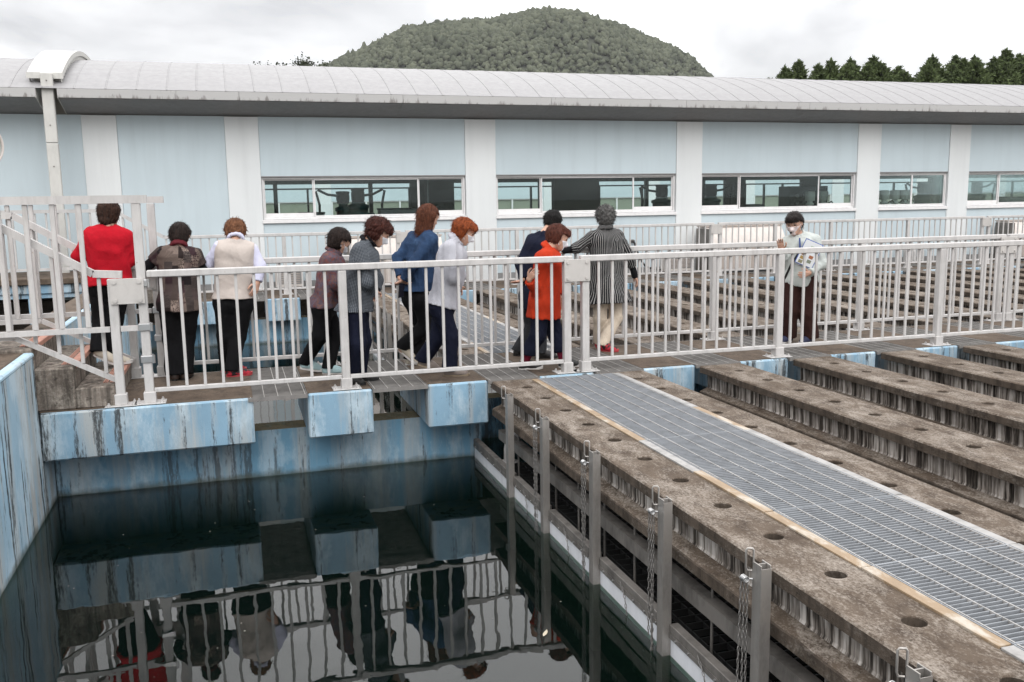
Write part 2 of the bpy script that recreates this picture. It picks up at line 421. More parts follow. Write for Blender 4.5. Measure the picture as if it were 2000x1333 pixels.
g = MB()
for (x0, x1, y0, y1) in ((-1500, -9.0, -1500, 2500), (31.0, 2000, -1500, 2500), (-9.0, 31.0, -1500, -3.4), (-9.0, 31.0, 18.0, 2500)):
    g.add([(x0,y0,-0.03),(x1,y0,-0.03),(x1,y1,-0.03),(x0,y1,-0.03)], [(0,1,2,3)])
struct(g.obj('ground', GROUND))
g = MB(); g.box(-9.0, 31.0, -3.4, 18.0, -3.6, -3.5)
struct(g.obj('basin_floor', BLACK_BED_HOLE))
# water: open basins in front of and behind the footbridge, joined under it (walls stand in it)
g = MB(); g.box(-8.6, 30.6, -3.0, 16.95, -3.4, WZ)
struct(g.obj('water', WATER))

def wall_thing(label, mb, mats): 
    return tag(mb.obj('basin_wall', mats), label, 'wall')
# left wall of the near basin with its bright coping
t = thing('basin_wall', 'tall streaked pale blue basin wall along the left edge below the brown platform', 'wall', (-1.55, 4.0, 0))
g = MB(); g.box(-0.32, 0, -7.4, 4.02, -3.4, 0.463); g.box(-0.32, -0.0, 4.0201, 5.46, -3.4, -0.405); g.obj('wall_body', BLUE_SIDE, t)
g = MB(); g.cbox(-0.075, 0.006, -7.4, 4.045, 0.463, 0.503, 0.012); g.obj('coping', BLUE_EDGE, t)
t = thing('basin_wall', 'pale blue wall of the far basin running back from the stairs, brown on top', 'wall', (-1.55, 13.0, 0))
g = MB(); g.box(-0.34, 0, -3.53, 3.5, -3.4, 0.50); g.obj('wall_body', BLUE_SIDE, t)
g = MB(); g.box(-0.335, -0.06, -3.53, 3.5, 0.50, 0.525); g.obj('wall_top', CONC_DECK, t)
g = MB(); g.cbox(-0.058, 0.006, -3.53, 3.5, 0.50, 0.522, 0.01); g.obj('coping', BLUE_EDGE, t)
# cross walls below the two decks
g = MB(); g.box(-1.548, 2.27, 8.50, 8.80, -3.4, -0.405, 0, 1)
wall_thing('blue cross wall with tide line under the near footbridge, mossy on top', g, [BLUE_WALL, MOSS])
g = MB(); g.box(-8.6, 30.6, 16.95, 17.2, -3.4, -0.405, 0, 1)
wall_thing('blue cross wall at the far end of the back basin under the far walkway', g, [BLUE_WALL, MOSS])
g = MB(); g.box(-8.6, 30.6, -3.4, -3.05, -3.4, 0.0, 0, 1)
wall_thing('blue end wall of the near basin behind the viewer', g, [BLUE_WALL, CONC_DECK])
g = MB(); g.box(30.6, 31.0, -3.4, 17.2, -3.4, 0.0, 0, 1)
wall_thing('blue right end wall of the basins beyond the concrete beams', g, [BLUE_WALL, CONC_DECK])
g = MB(); g.box(-9.0, -8.6, -3.4, 17.2, -3.4, 0.5, 0, 1)
wall_thing('blue left end wall of the basins past the brown platform', g, [BLUE_WALL, CONC_DECK])
# wall behind the gates, closing the channel under the beams at the footbridge
g = MB(); g.box(2.29, 30.6, 9.10, 9.35, -3.4, -0.41, 0, 1)
wall_thing('dark blue channel wall under the footbridge behind the concrete beams', g, [BLUE_WALL, MOSS])

# left platform and the stairs down to the footbridge
g = MB(); g.cbox(-8.6, -1.63, -3.0, 9.60, 0.20, 0.50, 0.01)
tag(g.obj('platform', CONC_DECK), 'raised brown concrete platform at the head of the near stairs', 'platform')
def stairs(y0, y1, label):
    t = thing('stairs', label, 'stairs', (-1.27, y0, 0))
    ox, oy = -1.27, y0
    n = 0
    for (x0, x1, z) in ((-1.275, -0.97, 0.18), (-1.572, -1.277, 0.355), (-1.95, -1.574, 0.525)):
        g = MB(); g.cbox(x0-ox, x1-ox, 0, y1-y0, 0.004 if x0 > -1.9 else -0.02, z, 0.012); g.obj('step', CONC_STAIR, t)
        g = MB()
        g.cbox(x1-ox-0.062, x1-ox+0.006, 0.16, y1-y0-0.12, z-0.035, z+0.008, 0.004)
        for k in range(3): g.box(x1-ox-0.11+k*0.014, x1-ox-0.103+k*0.014, 0.16, y1-y0-0.12, z-0.002, z+0.006)
        g.obj('nosing', NOSING, t)
    return t
stairs(8.09, 9.45, 'three worn concrete steps with terracotta nosings leading down to the near footbridge')
stairs(16.6, 18.0, 'far stained concrete steps at the left end of the far walkway')
g = MB(); g.cbox(-8.6, -1.95, 16.5, 18.45, 0.40, 0.50, 0.01); tag(g.obj('platform', CONC_DECK), 'far raised platform beyond the left basin, level with the far stairs', 'platform')
t = thing('platform_beam', 'stained blue beam and posts carrying the far left platform over a dark opening', 'beam', (-3.0, 16.7, 0))
g = MB(); g.cbox(-5.6, 1.04, -0.14, 0.0, 0.25, 0.398, 0.008); g.cbox(-5.6, 1.04, -0.10, 0.0, 0.17, 0.248, 0.006); g.obj('beam_body', BLUE_BLOCK, t)
for xx in (0.62, -0.12, -0.85, -1.6, -2.3):
    g = MB(); g.box(xx-0.07, xx+0.07, -0.12, 0.10, -3.4, 0.168); g.obj('post', BLUE_SIDE, t)
# ------------------------------------------------------------------ footbridges: piers, brown slabs and gratings
def ring_frame(g, x0, x1, y0, y1, z0, z1, w):
    o = [(x0,y0),(x1,y0),(x1,y1),(x0,y1)]; i = [(x0+w,y0+w),(x1-w,y0+w),(x1-w,y1-w),(x0+w,y1-w)]
    vs = [(*p, z) for z in (z0, z1) for p in o + i]; fs = []
    for k in range(4):
        j = (k+1) % 4
        fs += [(8+k, 8+j, 12+j, 12+k), (k, 4+k, 4+j, j), (k, j, 8+j, 8+k), (4+k, 12+k, 12+j, 4+j)]
    g.add(vs, fs)
def bars_mesh(lx, n, pitch, dep=0.03, th=0.005):
    g = MB()
    for i in range(n): g.box(0, lx, pitch*i, pitch*i + th, -dep, -0.001)
    return g
def deck(name, label, y0, y1, j0, j1, first_x0):
    t = thing(name, label, 'footbridge', (2.0, (y0+y1)/2, 0))
    ox, oy = 2.0, (y0+y1)/2
    blk = None
    def pier(x0, x1):
        g = MB(); g.cbox(x0-ox, x1-ox, y0+0.02-oy, y1-oy, -0.40, 0.0, 0.014, 0, 1)
        p = g.obj('pier', [BLUE_BLOCK, BLUE_EDGE], t)
        g = MB(); g.box(x0+0.002-ox, x1-0.002-ox, y0+0.055-oy, y1-0.05-oy, 0.001, 0.006); g.obj('slab', CONC_DECK, t)
    pier(first_x0, AX(-2) + 0.02)
    for j in range(j0, j1): pier(AX(j) + BW + 0.022, AX(j+1) - 0.022)
    ly = y1 - y0 - 0.03; nb = int(ly / 0.03)
    bm = bars_mesh(BW + 0.04, nb, 0.03).mesh('bar', GALV_DK)
    rg = MB(); rg.box(-0.003, 0.003, 0, ly, -0.02, 0.0015); rm = rg.mesh('rod', GALV_ROD)
    fg = MB(); ring_frame(fg, 0, BW+0.04, -0.006, ly+0.006, -0.032, 0.001, 0.005); fm = fg.mesh('panel_frame', GALV_DK)
    for j in range(j0, j1 + 1):
        pn = link('grating_panel', fm, t, (AX(j) - 0.02 - ox, y0 + 0.012 - oy, 0.004))
        stuff(link('bar', bm, pn))
        for k in range(5): link('rod', rm, pn, (0.02 + k*(BW)/4, 0, 0))
    return t
deck('footbridge', 'near footbridge of blue piers, brown slabs and steel gratings carrying the visitors', 8.0, 9.5, -2, 10, -1.548)
deck('footbridge', 'far walkway of blue piers and brown slabs in front of the blue building', 16.5, 18.0, -2, 24, -0.96)
g = MB(); g.box(-8.6, 31.0, 18.001, 18.498, -0.5, -0.004); struct(g.obj('pavement', CONC_DECK))

# ------------------------------------------------------------------ concrete beams with round orifices
def beam_mesh(L, holes, seed, r=0.050):
    rr = random.Random(seed); g = MB()
    w = BW; c = 0.010
    TOP, SIDE, WEBM = 0, 1, 2
    # top: strips between hole cells, each cell a square ring round a 16-gon
    cell = 0.13
    xs0, xs1 = c, w - c
    yb = [0.0]
    hs = sorted(h for h in holes if 0.1 < h < L - 0.1)
    def quad(x0, x1, y0, y1): g.add([(x0,y0,0),(x1,y0,0),(x1,y1,0),(x0,y1,0)], [(0,1,2,3)], TOP)
    y = 0.0; cx = w/2
    for h in hs:
        n = max(1, int((h - cell/2 - y)/0.15)); st = (h - cell/2 - y)/n
        for i in range(n): quad(xs0, xs1, y + i*st, y + (i+1)*st)
        ya, yz = h - cell/2, h + cell/2
        quad(xs0, cx - cell/2, ya, yz); quad(cx + cell/2, xs1, ya, yz)
        N = 20; vs = []; fs = []
        for k in range(N):
            a = 2*math.pi*(k + 0.5)/N; ca, sa = math.cos(a), math.sin(a); m = max(abs(ca), abs(sa))
            vs.append((cx + cell/2*ca/m, h + cell/2*sa/m, 0))
        for rad, z in ((r*(1+rr.uniform(0, .05)), 0.0), (r*0.965, -0.006), (r*0.95, -0.18)):
            for k in range(N):
                a = 2*math.pi*(k + 0.5)/N
                vs.append((cx + rad*math.cos(a), h + rad*math.sin(a), z))
        for lv in range(3):
            for k in range(N):
                a, b = lv*N + k, lv*N + (k+1) % N
                fs.append((a, b, b + N, a + N))
        g.add(vs, fs[:2*N], TOP); g.add(vs, fs[2*N:], SIDE); g.add(vs[-N:], [tuple(range(N))], 4)  # black disc closes the hole, its inner shade put into the colour
        y = yz
    n = max(1, int((L - y)/0.15)); st = (L - y)/n
    for i in range(n): quad(xs0, xs1, y + i*st, y + (i+1)*st)
    # the rest of the section, swept along the beam with a slightly chipped arris
    prof = [(c, 0.0), (0.0, -c), (0.0, -0.066), (0.012, -0.070), (0.085, -0.074), (0.092, -0.208), (0.085, -0.222), (0.008, -0.252), (0.0, -0.258), (0.0, -0.316),
            (w, -0.316), (w, -0.258), (w-0.008, -0.252), (w-0.085, -0.222), (w-0.092, -0.208), (w-0.085, -0.074), (w-0.012, -0.070), (w, -0.066), (w, -c), (w-c, 0.0)]
    pm = [TOP, SIDE, SIDE, SIDE, WEBM, WEBM, CON_LEDGE, SIDE, SIDE, SIDE, SIDE, SIDE, CON_LEDGE, WEBM, WEBM, SIDE, SIDE, SIDE, TOP]
    ns = max(2, int(L/0.11)); rows = []
    for i in range(ns + 1):
        yy = L*i/ns
        j1, j2 = rr.uniform(-.003, .003), rr.uniform(-.004, .004)
        if rr.random() < 0.05: j2 += 0.008
        row = []
        for q, (px, pz) in enumerate(prof):
            dx = 0.0; dz = 0.0
            if q in (1, 2): dx = abs(j1)*0.8
            if q in (17, 18): dx = -abs(j2)*0.8
            if q in (7, 8): dx = abs(j2)
            if q == 2 or q == 17: dz = j2*0.6
            row.append((px + dx, yy, pz + dz))
        rows.append(row)
    P = len(prof)
    for i in range(ns):
        for q in range(P - 1):
            g.add([rows[i][q], rows[i][q+1], rows[i+1][q+1], rows[i+1][q]], [(0,1,2,3)], pm[q])
    for row, fl in ((rows[0], 0), (rows[-1], 1)):
        left = [row[q] for q in range(10)]; rt = [row[q] for q in range(10, 20)]
        # end face as three convex pieces: flange, web, ledge
        for idx in ((0,1,2,3,16,17,18,19), (3,4,5,6,13,14,15,16), (6,7,8,9,10,11,12,13)):
            vs = [row[q] for q in idx]
            g.add(vs, [tuple(range(len(vs))) if fl else tuple(reversed(range(len(vs))))], SIDE)
    return g
CON_LEDGE = 3
BM = [CONC_TOP, CONC_SIDE, WEB, CONC_TOP, BLACK_BED_HOLE]
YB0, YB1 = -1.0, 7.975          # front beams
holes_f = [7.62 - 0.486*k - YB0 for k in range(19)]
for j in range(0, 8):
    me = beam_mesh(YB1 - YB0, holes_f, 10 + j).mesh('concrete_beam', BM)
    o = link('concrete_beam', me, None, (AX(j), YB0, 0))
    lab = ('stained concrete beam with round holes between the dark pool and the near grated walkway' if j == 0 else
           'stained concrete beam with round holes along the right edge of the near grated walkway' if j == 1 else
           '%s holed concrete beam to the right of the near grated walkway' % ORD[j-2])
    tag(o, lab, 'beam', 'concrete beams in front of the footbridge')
YR0, YR1 = 9.52, 16.48          # beams behind the footbridge
holes_r = [0.36 + 0.486*k for k in range(14)]
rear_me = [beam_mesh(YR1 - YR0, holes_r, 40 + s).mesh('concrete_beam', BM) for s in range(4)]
for j in range(0, 18):
    o = link('concrete_beam', rear_me[j % 4], None, (AX(j), YR0, 0))
    lab = ('weathered concrete beam on the pool side of the grated walkway behind the footbridge' if j == 0 else
           'weathered concrete beam on the right side of the grated walkway behind the footbridge' if j == 1 else
           '%s holed concrete beam right of the grated walkway behind the footbridge' % (ORD[j-2] if j - 2 < len(ORD) else 'last'))
    tag(o, lab, 'beam', 'concrete beams behind the footbridge')

# ------------------------------------------------------------------ grated walkways lying on the first two beams
GX0, GX1 = 2.602, 3.482
def grated_walkway(label, ya, yb, nsingle):
    t = thing('grated_walkway', label, 'walkway', ((GX0+GX1)/2, yb, 0))
    ox, oy = (GX0+GX1)/2, yb
    PL = 0.775; nP = int(math.ceil((yb - ya)/PL)); npitch = 26
    lx = (GX1 - 0.062) - (GX0 + 0.062)
    g = MB(); g.box(0, lx, 0, 0.005, -0.032, 0); bar = g.mesh('bar', GALV)
    allb = bars_mesh(lx, npitch, PL/npitch).mesh('bar', GALV)
    g = MB(); g.box(-0.003, 0.003, 0, PL-0.008, -0.016, 0.0025); rod = g.mesh('rod', GALV_BR)
    g = MB(); ring_frame(g, -0.003, lx+0.003, -0.0055, PL-0.0085, -0.034, 0.002, 0.005)
    frm = g.mesh('panel_frame', GALV)
    em = []
    for m in (EDGE_CREAM, EDGE_WHITE):
        g = MB(); g.cbox(0, 0.058, 0.004, PL-0.004, -0.004, 0.006, 0.0015); g.box(0.0, 0.006, 0.004, PL-0.004, -0.05, -0.0045)
        em.append(g.mesh('edge_plate', m))
    for i in range(nP):
        y0 = yb - (i+1)*PL
        dz = rng.uniform(0, 0.003)
        pn = link('grating_panel', frm, t, (GX0 + 0.062 - ox, y0 - oy + 0.004, 0.010 + dz))
        if i < nsingle[1] and i >= nsingle[0]:
            for k in range(npitch): link('bar', bar, pn, (0, k*PL/npitch, 0))
        else: stuff(link('bar', allb, pn))
        for k in range(7): link('rod', rod, pn, (0.012 + k*(lx-0.024)/6, 0, 0))
        ca, cb = rng.random(), rng.random()
        link('edge_plate', em[0 if (ca < 0.62) else 1], t, (GX0 - ox, y0 - oy, 0.004 + dz), (0, 0, rng.uniform(-.004, .004)))
        link('edge_plate', em[0 if (cb < 0.5) else 1], t, (GX1 - 0.06 - ox, y0 - oy, 0.004 + dz), (0, 0, rng.uniform(-.004, .004)))
    return t
grated_walkway('near grated steel walkway with rusting cream edge plates running from the footbridge towards the viewer', -0.6, 7.9, (2, 10))
grated_walkway('far grated steel walkway running from the footbridge to the blue building', 9.56, 16.46, (99, 99))

# ------------------------------------------------------------------ steel gate posts, white boards and chains beside the beams
def link_verts(c, axis, wide, L=0.036, Wd=0.012, r=0.0026):
    """one oval chain link centred on c, long side along axis"""
    ax = Vector(axis).normalized(); wv = Vector(wide); wv = (wv - ax*wv.dot(ax)).normalized(); nv = ax.cross(wv)
    vs = []; fs = []; N, K = 8, 4
    for i in range(N):
        a = 2*math.pi*i/N
        p = Vector(c) + ax*(math.cos(a)*(L/2 - r)) + wv*(math.sin(a)*(Wd/2))
        rad = (ax*math.cos(a) + wv*math.sin(a)*1.2).normalized()
        for k in range(K):
            b = 2*math.pi*k/K + .78
            vs.append(p + rad*(r*math.cos(b)) + nv*(r*math.sin(b)))
    for i in range(N):
        for k in range(K):
            fs.append((i*K + k, ((i+1) % N)*K + k, ((i+1) % N)*K + (k+1) % K, i*K + (k+1) % K))
    return vs, fs
def chain(g, pts):
    d = 0.0; pts = [Vector(p) for p in pts]; i = 0; n = 0
    seg = [(pts[k], pts[k+1]) for k in range(len(pts)-1)]
    total = sum((b-a).length for a, b in seg); st = 0.0285; m = int(total/st)
    for q in range(m):
        s = (q + 0.5)*st
        for a, b in seg:
            l = (b-a).length
            if s <= l: break
            s -= l
        ax = (b-a).normalized(); c = a + ax*s
        wide = (1, 0.2, 0) if q % 2 else (0.2, 1, 0)
        if abs(ax.z) < 0.5: wide = (0, 0, 1) if q % 2 else (ax.y, -ax.x, 0.0)
        vs, fs = link_verts(c, ax, wide); g.add(vs, fs, 0, True)
def gate_post(label, x, y, with_chain, group):
    t = thing('gate_post', label, 'gate post', (x, y, 0.05), group)
    # H section standing in the water: two flanges and a web
    g = MB()
    zb = -1.35
    g.cbox(-0.030, -0.024, -0.034, 0.034, zb, 0.0, 0.0018); g.cbox(0.016, 0.022, -0.034, 0.034, zb, 0.0, 0.0018); g.box(-0.0235, 0.0155, -0.003, 0.003, zb, -0.003)
    g.box(-0.030, 0.022, -0.0375, -0.0345, zb, -0.015)
    g.obj('post_body', STEEL, t)
    g = MB(); hx = -0.030
    g.tube([(hx-0.002, 0.034, -0.045), (hx-0.020, 0.044, -0.045), (hx-0.025, 0.047, -0.03), (hx-0.025, 0.047, 0.05), (hx-0.020, 0.044, 0.058), (hx+0.0, 0.036, 0.058), (hx+0.004, 0.032, 0.05), (hx+0.004, 0.032, -0.01)], 0.0048, 6)
    g.obj('handle', STEEL, t)
    if with_chain:
        g = MB()
        for k in range(4): 
            pts = []
            for a in range(10):
                an = 2*math.pi*a/9
                pts.append((-0.060 + 0.014*math.cos(an), 0.036 + k*0.009, -0.085 + 0.014*math.sin(an)))
            g.tube(pts, 0.003, 5)
        g.tube([(-0.026, 0.030, -0.085), (-0.072, 0.070, -0.085)], 0.004, 6)
        g.obj('coil', CHROME, t)
        g = MB()
        for k, (dx, dy, ln) in enumerate(((-0.052, 0.036, 0.80), (-0.060, 0.050, 0.88), (-0.067, 0.064, 0.72))):
            chain(g, [(dx, dy, -0.10), (dx + rng.uniform(-.01, .01), dy + rng.uniform(-.01, .02), -0.10 - ln)])
        stuff(g.obj('chain', CHAIN, t))
    return t
MURK_BOARD = mat('olive_murk_tinted_board', rough=0.8, build=mk_concrete((0.03,0.035,0.02), (0.075,0.08,0.05), (0.14,0.14,0.10), 0.66))
def gate_board(label, x, ya, yb, group, hang=True):
    t = thing('gate_board', label, 'gate board', (x, (ya+yb)/2, WZ), group)
    h = (yb-ya)/2
    g = MB(); g.cbox(-0.012, 0.012, -h, h, -0.035, 0.135, 0.003); g.obj('board', BOARD, t)
    g = MB(); g.box(-0.011, 0.011, -h, h, -0.9, -0.036); g.obj('lower_board', MURK_BOARD, t)  # white board's lower part; murky water's dimming put into its olive colour
    g = MB(); g.cbox(-0.02, 0.034, -h, h, 0.137, 0.185, 0.003); g.box(-0.022, -0.014, -h, h, 0.105, 0.1365); g.obj('top_rail', STEEL_DK, t)
    g = MB()
    for k in range(6):
        yy = -h + 0.08 + k*(2*h-0.16)/5
        g.tube([(-0.0225, yy, 0.121), (-0.030, yy, 0.121)], 0.007, 6)
    stuff(g.obj('bolt', CHROME, t))
    if hang:
        g = MB(); chain(g, [(-0.03, 0.10, 0.17), (-0.035, 0.02, 0.10), (-0.034, -0.03, -0.06)]); stuff(g.obj('chain', CHAIN, t))
    return t
PX = 2.170
gy = [7.18, 6.285, 5.30, 4.30, 3.355, 2.386, 1.42, 0.45]
for i, y in enumerate(gy):
    lab = ('dull steel gate post nearest the footbridge beside the dark pool, without a chain' if i == 0 else
           '%s chain-hung steel gate post from the footbridge along the dark pool' % ORD[i-1])
    gate_post(lab, PX, y, i > 0, 'gate posts along the near pool')
ed = [8.46] + [y for y in gy]
for i in range(len(ed) - 1):
    lab = ('white gate board at the waterline between the blue wall and the chainless gate post' if i == 0 else
           '%s white gate board with riveted rail from the chainless gate post' % ORD[i-1])
    gate_board(lab, PX + 0.03, ed[i+1] + 0.039, ed[i] - (0.0 if i == 0 else 0.039), 'white boards along the near pool', i > 0)
ry = [16.1 - 0.97*k for k in range(7)]
for i, y in enumerate(ry):
    gate_post('%s steel gate post from the far walkway beside the back pool' % ORD[i], PX, y, i % 2 == 1, 'gate posts along the back pool')
for i in range(len(ry) - 1):
    gate_board('%s white gate board from the far walkway beside the back pool' % ORD[i], PX + 0.03, ry[i+1] + 0.039, ry[i] - 0.039, 'white boards along the back pool', False)
# long angle rail with hangers behind the posts, under the first beam
def angle_rail(label, ya, yb):
    t = thing('angle_rail', label, 'steel rail', (2.31, ya, -0.44))
    g = MB(); g.box(-0.035, -0.027, 0, yb-ya, -0.085, 0.0); g.box(-0.0265, 0.045, 0, yb-ya, -0.008, 0.0); g.obj('rail', STEEL_DK, t)
    y = 0.5
    g = MB(); g.tube([(0, 0, 0.16), (0, 0, -0.8)], 0.009, 6); hm = g.mesh('hanger_rod', STEEL_DK)
    while y < yb - ya: link('hanger_rod', hm, t, (0.02, y, 0)); y += 0.485
angle_rail('scuffed steel angle rail under the stained beam beside the near pool', -0.8, 7.9)
angle_rail('steel angle rail under the beam beside the back pool', 9.6, 16.4)
# inclined settler grid lying just above the water beneath the beams
def settler(ya, yb, label):
    g = MB()
    y = ya
    while y < yb: g.box(2.36, 10.4, y, y+0.008, -0.80, -0.76); y += 0.09
    for k in range(70): g.box(2.36 + k*0.115, 2.368 + k*0.115, ya, yb, -0.798, -0.765)
    t = thing('settler_grid', label, 'grid', (0, 0, 0)); stuff(g.obj('grid_bars', mat('black_settler_plastic', (0.012,0.012,0.012), 0.6), t))
settler(-0.8, 7.9, 'black plastic grid above the water beneath the near concrete beams')
# grey pipe elbow rising behind the first board
t = thing('pipe_elbow', 'grey flanged pipe elbow behind the white board at the blue wall', 'pipe', (2.42, 8.05, -0.84))
g = MB(); g.tube([(0, 0, -0.3), (0, 0, 0.16), (0.01, -0.01, 0.24), (0.06, -0.02, 0.30), (0.16, -0.04, 0.32), (0.35, -0.05, 0.32)], 0.052, 12); g.obj('pipe_body', PIPE, t)
g = MB(); g.lathe([(0.085, 0.02), (0.085, 0.045)], 0, 0, 16); g.obj('flange', PIPE, t)
leaf = MB(); leaf.add([(-0.035,0,0.002),(-0.012,-0.012,0.006),(0.022,-0.008,0.004),(0.04,0.004,0.010),(0.02,0.012,0.004),(-0.015,0.011,0.005)], [(0,1,2,3,4,5)])
o = leaf.obj('leaf', mat('pale_dead_leaf', (0.45,0.40,0.30), 0.7), None, (1.62, 4.72, WZ)); o.rotation_euler = (0, 0, 0.9)
tag(o, 'single pale dead leaf floating on the dark pool near the gate posts', 'leaf')

g = MB()
for k in range(60):
    x, y, r_ = rng.uniform(-1.4, 2.0), rng.uniform(2.5, 8.3), rng.uniform(0.002, 0.007)
    a = rng.uniform(0, 6.28); g.add([(x + r_*math.cos(a + q), y + r_*0.7*math.sin(a + q), WZ + 0.003) for q in (0, 1.4, 3.0, 4.6)], [(0,1,2,3)])
stuff(g.obj('floating_debris', mat('pale_specks', (0.30,0.29,0.25), 0.8)))['label'] = 'tiny pale specks drifting on the dark pool'

# ------------------------------------------------------------------ railings
PW = 0.035
g = MB(); g.cbox(-PW, PW, -PW, PW, 0.012, 1.062, 0.005); POST_ME = g.mesh('post', FENCE)
g = MB(); g.cbox(-PW, PW, -PW, PW, 0.012, 1.672, 0.005); POST_TALL_ME = g.mesh('post', FENCE)
g = MB(); g.cbox(-0.048, 0.048, -0.048, 0.048, 0.013, 0.105, 0.004); SLEEVE_ME = g.mesh('sleeve', FENCE)
g = MB(); g.cbox(-0.125, 0.125, -0.085, 0.085, 0.007, 0.0145, 0.002)
for sx in (-0.095, 0.095):
    for sy in (-0.055, 0.055): g.lathe([(0.014, 0.015), (0.014, 0.026), (0.007, 0.027), (0.007, 0.040)], sx, sy, 6, smooth=False)
PLATE_ME = g.mesh('base_plate', FENCE)
g = MB(); g.cbox(-0.0125, 0.0125, -0.0115, 0.0115, 0.132, 1.062, 0.003); BAL_ME = g.mesh('baluster', FENCE)
g = MB(); g.cbox(-0.13, 0.13, -0.008, 0.008, -0.105, 0.105, 0.002)
for sx in (-0.095, 0.095):
    for sz in (-0.075, 0.075): g.tube([(sx, -0.009, sz), (sx, -0.018, sz)], 0.016, 8)
JOINT_ME = g.mesh('joint_plate', FENCE_PLATE)
def railing(label, y, secs, joints=(), spacing=0.1455, hinge=None, group=None, z=0.0, tall=False):
    x_ref = secs[0][0]
    t = thing('railing', label, 'railing', (x_ref, y, z), group)
    for sec in secs:
        a, b = sec[0], sec[-1]
        g = MB(); g.cbox(a + (0.042 if tall and a == x_ref else -0.05) - x_ref, b + 0.055 - x_ref, -0.032, 0.032, 1.064, 1.122, 0.007); g.obj('top_rail', FENCE, t)
        for x in sec:
            p = link('post', POST_TALL_ME if (tall and x == x_ref) else POST_ME, t, (x - x_ref, 0, 0))
            link('sleeve', SLEEVE_ME, p); link('base_plate', PLATE_ME, p)
        for xa, xb in zip(sec[:-1], sec[1:]):
            g = MB(); g.cbox(xa + PW + 0.002 - x_ref, xb - PW - 0.002 - x_ref, -0.022, 0.022, 0.095, 0.131, 0.004); g.obj('bottom_rail', FENCE, t)
            n = max(1, int(round((xb - xa)/spacing))); st = (xb - xa)/n
            for k in range(1, n): link('baluster', BAL_ME, t, (xa + st*k - x_ref, 0, 0))
    for x in joints: link('joint_plate', JOINT_ME, t, (x - x_ref, -PW - 0.009, 0.985))
    if hinge is not None:
        g = MB(); g.cbox(-0.05, 0.05, -0.05, 0.05, -0.03, 0.03, 0.006); g.tube([(0.054, -0.045, -0.034), (0.054, -0.045, 0.034)], 0.012, 8); hm = g.mesh('hinge', CHROME)
        for zz_ in (1.02, 0.655, 0.385): link('hinge', hm, t, (hinge - x_ref, 0, zz_))
    return t
railing('front railing of the near footbridge, whose foreground balusters cross the row of visitors', 8.13,
        [[-0.708, 0.933, 3.04], [3.225, 5.364, 7.37, 9.47], [9.63, 11.7, 13.8]], (3.132, 9.55), hinge=-0.708, tall=True)
railing('rear railing of the near footbridge, which the visitors lean on and walk beside', 9.42,
        [[-0.69, 0.904, 3.0], [3.20, 5.34, 7.355, 9.47], [9.63, 11.7, 13.8]], (9.55,), hinge=-0.69, tall=True)
railing('long railing on the far walkway directly in front of the blue building', 17.2,
        [[-0.9, 0.96, 3.05], [3.25, 5.4, 7.53, 9.67], [9.876, 11.2, 12.6, 14.63, 16.7], [16.886, 18.9, 21.0, 23.1]], (3.15, 9.773, 16.793))

def stair_railing(label, y, xe, tall=True, ysl=0.075):
    t = thing('stair_railing', label, 'railing', (-0.933, y, 0))
    ox = -0.933
    def rail(name, pts, w, h, dy, parent=t):
        g = MB()
        for (x0, z0), (x1, z1) in zip(pts[:-1], pts[1:]):
            a, b = (x0 - ox, z0), (x1 - ox, z1)
            dx, dz = b[0]-a[0], b[1]-a[1]; L = math.hypot(dx, dz); nx, nz = -dz/L*h/2, dx/L*h/2
            prof = [(a[0]-nx, a[1]-nz), (b[0]-nx, b[1]-nz), (b[0]+nx, b[1]+nz), (a[0]+nx, a[1]+nz)]
            if dx < 0: prof = prof[::-1]
            g.prism(prof, 'y', dy - w/2, dy + w/2)
        return g.obj(name, FENCE, parent)
    if tall:
        p = link('post', POST_ME, t, (0, 0, 0)); link('sleeve', SLEEVE_ME, p); link('base_plate', PLATE_ME, p)
        rail('top_rail', [(-6.0, 1.706), (xe, 1.706)], 0.064, 0.062, 0)
        rail('bottom_rail', [(-6.0, 0.648), (-0.975, 0.648)], 0.044, 0.042, 0)
        rail('bottom_rail', [(-0.893, 0.648), (-0.75, 0.648)], 0.044, 0.042, 0)
        g = MB(); g.cbox(-0.019, 0.019, -0.016, 0.016, 0.671, 1.672, 0.004); bm = g.mesh('baluster', FENCE)
        x = -1.135
        while x > -5.9: link('baluster', bm, t, (x - ox, 0, 0)); x -= 0.195
        link('joint_plate', JOINT_ME, t, (0.115, -PW - 0.009, 0.96))
    d = ysl
    up = [(-6.0, 1.58), (-1.86, 1.58), (-1.08, 1.105), (-0.86, 1.09)]
    lo = [(-6.0, 0.61), (-1.70, 0.61), (-0.93, 0.19)]
    for i in range(3): rail('handrail', up[i:i+2], 0.062, 0.058, d)
    for i in range(2): rail('stringer_rail', lo[i:i+2], 0.044, 0.040, d)
    x = -1.04
    def at(pts, x):
        for (x0, z0), (x1, z1) in zip(pts[:-1], pts[1:]):
            if x0 <= x <= x1: return z0 + (z1-z0)*(x-x0)/(x1-x0)
        return pts[-1][1]
    while x > -5.9:
        z0, z1 = at(lo, x) + 0.025, at(up, x) - 0.032
        g = MB(); g.cbox(x-ox-0.015, x-ox+0.015, d-0.013, d+0.013, z0, z1, 0.003); g.obj('baluster', FENCE, t)
        x -= 0.17
    if not tall:
        for xx in (-1.86, -0.95):
            z0 = 0.5 if xx < -1.6 else 0.0
            g = MB(); g.cbox(xx-ox-PW, xx-ox+PW, d-PW+0.09, d+PW+0.09, z0, at(up, xx)-0.03, 0.004); g.obj('post', FENCE, t)
stair_railing('tall double railing on the front side of the near stairs at left', 8.12, -0.62)
stair_railing('tall double railing on the back side of the near stairs behind the red cardigan', 9.42, -0.57, True, -0.08)
